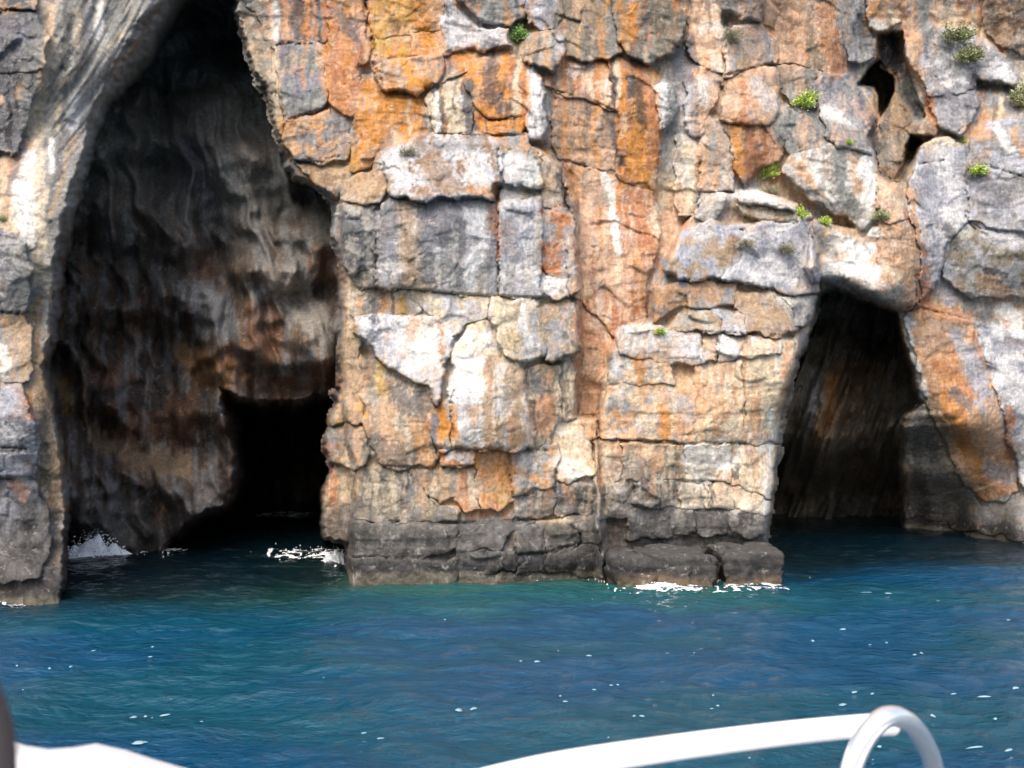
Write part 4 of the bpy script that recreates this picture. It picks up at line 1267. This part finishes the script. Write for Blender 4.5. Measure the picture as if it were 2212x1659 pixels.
# ------------------------------------------------------------------ shrubs
def leaf_mat(name, c):
    m, N, L, b = simple(name, c, .7)
    n = N.new('ShaderNodeTexNoise'); n.inputs['Scale'].default_value = 9; n.inputs['Detail'].default_value = 4
    r = N.new('ShaderNodeValToRGB'); r.color_ramp.elements[0].position = .35; r.color_ramp.elements[1].position = .65
    r.color_ramp.elements[0].color = (*[k * .65 for k in c], 1); r.color_ramp.elements[1].color = (*[min(1, k * 1.5) for k in c], 1)
    tcn = N.new('ShaderNodeTexCoord'); L.new(tcn.outputs['Object'], n.inputs['Vector'])
    L.new(n.outputs[0], r.inputs[0]); L.new(r.outputs[0], b.inputs['Base Color'])
    return m
LEAF = {'bright': leaf_mat('bright_leaf', (.36, .46, .09)), 'green': leaf_mat('green_leaf', (.24, .40, .12)), 'olive': leaf_mat('olive_leaf', (.26, .28, .14)), 'dry': leaf_mat('dry_leaf', (.24, .23, .15))}
STEM = simple('woody_stem', (.12, .09, .06), .8)[0]
def shrub(u, v, Y, rad, kind, seed, label, flat=1.0, blade=False):
    r = random.Random(seed)
    x, y, z = world_pt(u, v, Y)
    root = bpy.data.objects.new('shrub', None); SC.collection.objects.link(root)
    root.location = (x, y + .06, z - rad * .6); root.empty_display_size = .1
    tag(root, label, 'shrub', 'shrubs growing on the cliff ledges')
    lv, lf, sv2, sf = [], [], [], []
    nst = 22
    for i in range(nst):
        az = r.uniform(0, 6.283); el = r.uniform(.1, 1.35)
        d = Vector((math.cos(az) * math.cos(el), -abs(math.sin(az)) * math.cos(el) * .9 - .15, math.sin(el) * flat)).normalized()
        ln = rad * r.uniform(.7, 1.25)
        side = d.cross(Vector((.3, .2, 1))).normalized() * rad * .02
        up = d.cross(side).normalized() * rad * .02
        b0 = len(sv2); e = d * ln
        sv2 += [side, -side * .6 + up, -side * .6 - up, e]
        sf += [(b0, b0 + 1, b0 + 3, b0 + 3), (b0 + 1, b0 + 2, b0 + 3, b0 + 3), (b0 + 2, b0, b0 + 3, b0 + 3)]
        for k in range(46 if not blade else 34):
            t = r.uniform(.3, 1.05)
            p = d * ln * t + Vector((r.gauss(0, 1), r.gauss(0, 1), r.gauss(0, 1))) * rad * .13
            ld = (d + Vector((r.gauss(0, .7), r.gauss(0, .7), r.gauss(0, .5)))).normalized()
            ll = rad * (r.uniform(.16, .30) if not blade else r.uniform(.3, .5)); lw = rad * (.06 if not blade else .02)
            sd2 = ld.cross(Vector((r.gauss(0, 1), r.gauss(0, 1), r.gauss(0, 1)))).normalized() * lw
            b0 = len(lv)
            lv += [p, p + ld * ll * .5 + sd2, p + ld * ll, p + ld * ll * .5 - sd2]
            lf.append((b0, b0 + 1, b0 + 2, b0 + 3))
    mesh_obj('foliage', [tuple(p) for p in lv], lf, LEAF[kind], root, None, False)
    me = bpy.data.meshes.new('stem'); me.from_pydata([tuple(p) for p in sv2], [], [tuple(dict.fromkeys(f)) for f in sf]); me.materials.append(STEM)
    so = bpy.data.objects.new('stem', me); SC.collection.objects.link(so); so.parent = root
SHR = [(1125,66,22.4,.29,'green','round bright green bush on the grey block at the top centre',1,False),
 (1740,212,24.9,.36,'bright','bright yellow green shrub on the grey rock left of the cleft',1,False),
 (1657,362,23.6,.36,'bright','feathery green tuft on the ledge above the right buttress',1,True),
 (1583,70,23.8,.30,'dry','dry grey green tuft under the dark boulder near the top',1,True),
 (2068,66,26.6,.42,'olive','upper olive bush on the grey boulder at the top right',.7,False),
 (2095,112,26.5,.42,'olive','lower olive bush on the grey boulder at the top right',.7,False),
 (2113,360,25.9,.27,'bright','small yellow green shrub on the right grey slab beside its crack',.8,False),
 (1727,455,23.5,.24,'bright','green shrub at the shoulder of the right buttress',1,False),
 (1782,472,24.2,.22,'bright','little green sprig on the pale rock above the arch',1,False),
 (1903,458,24.2,.22,'olive','dull green tuft on the arch beside the long crack',1,False),
 (1425,708,21.6,.15,'bright','thin green tuft lying on the narrow slab of the buttress',.4,False),
 (2208,205,26.4,.5,'olive','olive bush at the right edge of the picture',1,False),
 (1665,405,23.4,.30,'dry','dry grass hanging below the feathery green tuft',.7,True),
 (1613,518,22.0,.20,'dry','pale dry tuft on the left of the buttress top',.5,True),
 (1697,528,22.2,.24,'dry','pale dry tuft on the right of the buttress top',.5,True),
 (885,318,20.2,.22,'dry','dry green grass on the top of the grey cap block',.35,True),
 (4,466,17.1,.10,'olive','tiny green tuft at the left edge of the picture',.8,False),
 (2080,298,25.9,.12,'bright','tiny green sprig on top of the pale right slab',1,False),
 (1835,300,24.2,.12,'bright','tiny green sprig on the dark rounded grey lobe',1,False)]
def surf_depth(u, v):
    """nearest rock surface along this line, from the built meshes"""
    return None
DG = None
def ray_depth(u, v, zoff=0):
    global DG
    if DG is None:
        bpy.context.view_layer.update(); DG = bpy.context.evaluated_depsgraph_get()
    x, y, z = world_pt(u, v, 10.0)
    d = (Vector((x, y, z)) - Vector((0, 0, CAMZ))).normalized()
    hit, loc, *_ = SC.ray_cast(DG, Vector((0, 0, CAMZ)) + d * 8, d)
    return loc.y if hit else 24.0
depths = [ray_depth(s[0], s[1] + 10) for s in SHR]
for i, (u, v, Y, rad, kind, label, flat, blade) in enumerate(SHR):
    rad *= 1.0
    shrub(u, v + 4, depths[i] - rad * .45, rad, kind, 300 + i, label, flat, blade)

# ------------------------------------------------------------------ boat: white bulwark and rails close to the camera
WHITE = simple('white_paint', (.90, .90, .91), .25)[0]
STEEL = simple('white_enamel', (.74, .76, .80), .2, 0.75)[0]
def tube(name, pts3, rad, mat, parent, segs=20, caps=True):
    pts3 = [Vector(p) for p in pts3]
    # smooth the path with Catmull-Rom
    path = []
    for i in range(len(pts3) - 1):
        p0 = pts3[max(i - 1, 0)]; p1 = pts3[i]; p2 = pts3[i + 1]; p3 = pts3[min(i + 2, len(pts3) - 1)]
        for k in range(10):
            t = k / 10
            path.append(0.5 * ((2 * p1) + (p2 - p0) * t + (2 * p0 - 5 * p1 + 4 * p2 - p3) * t * t + (3 * p1 - p0 - 3 * p2 + p3) * t ** 3))
    path.append(pts3[-1])
    vs_, fs_ = [], []
    nrm = None
    for i, p in enumerate(path):
        d = (path[min(i + 1, len(path) - 1)] - path[max(i - 1, 0)]).normalized()
        if nrm is None: nrm = d.cross(Vector((0, 0, 1))).normalized()
        nrm = (nrm - d * nrm.dot(d)).normalized(); bn = d.cross(nrm)
        for k in range(segs):
            a_ = k / segs * 6.283185
            vs_.append(p + nrm * math.cos(a_) * rad + bn * math.sin(a_) * rad)
    for i in range(len(path) - 1):
        for k in range(segs):
            k2 = (k + 1) % segs
            fs_.append((i * segs + k, i * segs + k2, (i + 1) * segs + k2, (i + 1) * segs + k))
    o = mesh_obj(name, [tuple(v) for v in vs_], fs_, mat, parent)
    return o
boat = bpy.data.objects.new('boat', None); SC.collection.objects.link(boat)
boat.location = (0, 1.2, 0)
tag(boat, 'white boat in the foreground with its rail and bulwark at the bottom edge', 'boat')
def bp_(u, v, Y):
    x, y, z = world_pt(u, v, Y); return (x, y - 1.2, z)
tube('handrail', [bp_(900, 1730, 1.35), bp_(1180, 1660, 1.45), bp_(1450, 1616, 1.6), bp_(1700, 1584, 1.72), bp_(1890, 1566, 1.8), bp_(1925, 1565, 1.82)], .0215, WHITE, boat)
tube('hand_hoop', [bp_(1800, 1800, 1.62), bp_(1832, 1680, 1.62), bp_(1868, 1595, 1.62), bp_(1915, 1549, 1.63), bp_(1962, 1560, 1.67), bp_(1998, 1606, 1.74), bp_(2018, 1665, 1.8), bp_(2035, 1800, 1.85)], .0185, STEEL, boat)
# bulwark cushion edge at the lower left
prof = [(22, 1592), (42, 1600), (95, 1608), (150, 1604), (198, 1596), (262, 1610), (330, 1632), (400, 1652), (470, 1690), (620, 1760)]
vs_, fs_ = [], []
pp = []
for i in range(len(prof) - 1):
    for k in range(6):
        t = k / 6; pp.append((prof[i][0] * (1 - t) + prof[i + 1][0] * t, prof[i][1] * (1 - t) + prof[i + 1][1] * t))
cross = [(0.30, -.9), (0.06, -.5), (0.0, -.06), (0.01, -.02), (.035, 0), (.12, .012), (.30, .0), (.34, -.03), (.35, -.5)]
for (u, v) in pp:
    x, y, z = bp_(u, v, 1.42)
    for (dy, dz) in cross: vs_.append((x, y - dy + .05, z + dz - .012))
n = len(cross)
for i in range(len(pp) - 1):
    for k in range(n - 1): fs_.append((i * n + k, (i + 1) * n + k, (i + 1) * n + k + 1, i * n + k + 1))
mesh_obj('bulwark', vs_, fs_, WHITE, boat)
# hull and deck below the frame carry rail and bulwark
def loft(name, secs, mat, parent):
    n = len(secs[0]); vs_ = [p for s in secs for p in s]; fs_ = []
    for i in range(len(secs) - 1):
        for k in range(n - 1): fs_.append((i * n + k, i * n + k + 1, (i + 1) * n + k + 1, (i + 1) * n + k))
    return mesh_obj(name, vs_, fs_, mat, parent)
secs = []
for i in range(13):
    t = i / 12; xx = -3.2 + 6.6 * t; w_ = 0.0 + 0.25 * math.sin(t * math.pi)
    secs.append([(xx, -0.55 + w_ - .5, -.6), (xx, -.25 + w_ - .3, .1), (xx, -.05 + w_ - .25, .8), (xx, w_ - .2, 1.45), (xx, w_ - .26, 1.50), (xx, w_ - .34, 1.45), (xx, w_ - .36, 1.2), (xx, -2.6, 1.2), (xx, -2.62, 1.5), (xx, -2.8, .8), (xx, -2.5, -.6)])
loft('hull', secs, WHITE, boat)
# unidentified dark shape leaning in at the very left edge
dk, N, L, b = simple('dark_matte', (.045, .036, .036), .8)
def pw(u, v, Y): return world_pt(u, v, Y)
dark_shape = tube('dark_shape', [pw(-95, 1440, .62), pw(-58, 1520, .62), pw(-36, 1590, .62), pw(-28, 1670, .62), pw(-26, 1900, .62)], .0185, dk, None)
tag(dark_shape, 'dark blurred shape of unknown kind leaning in at the lower left corner beside the white bulwark', 'dark_shape')
print('blocks', len(BLOCKS), 'tris', sum(len(o.data.polygons) for o in SC.objects if o.type == 'MESH') * 2)
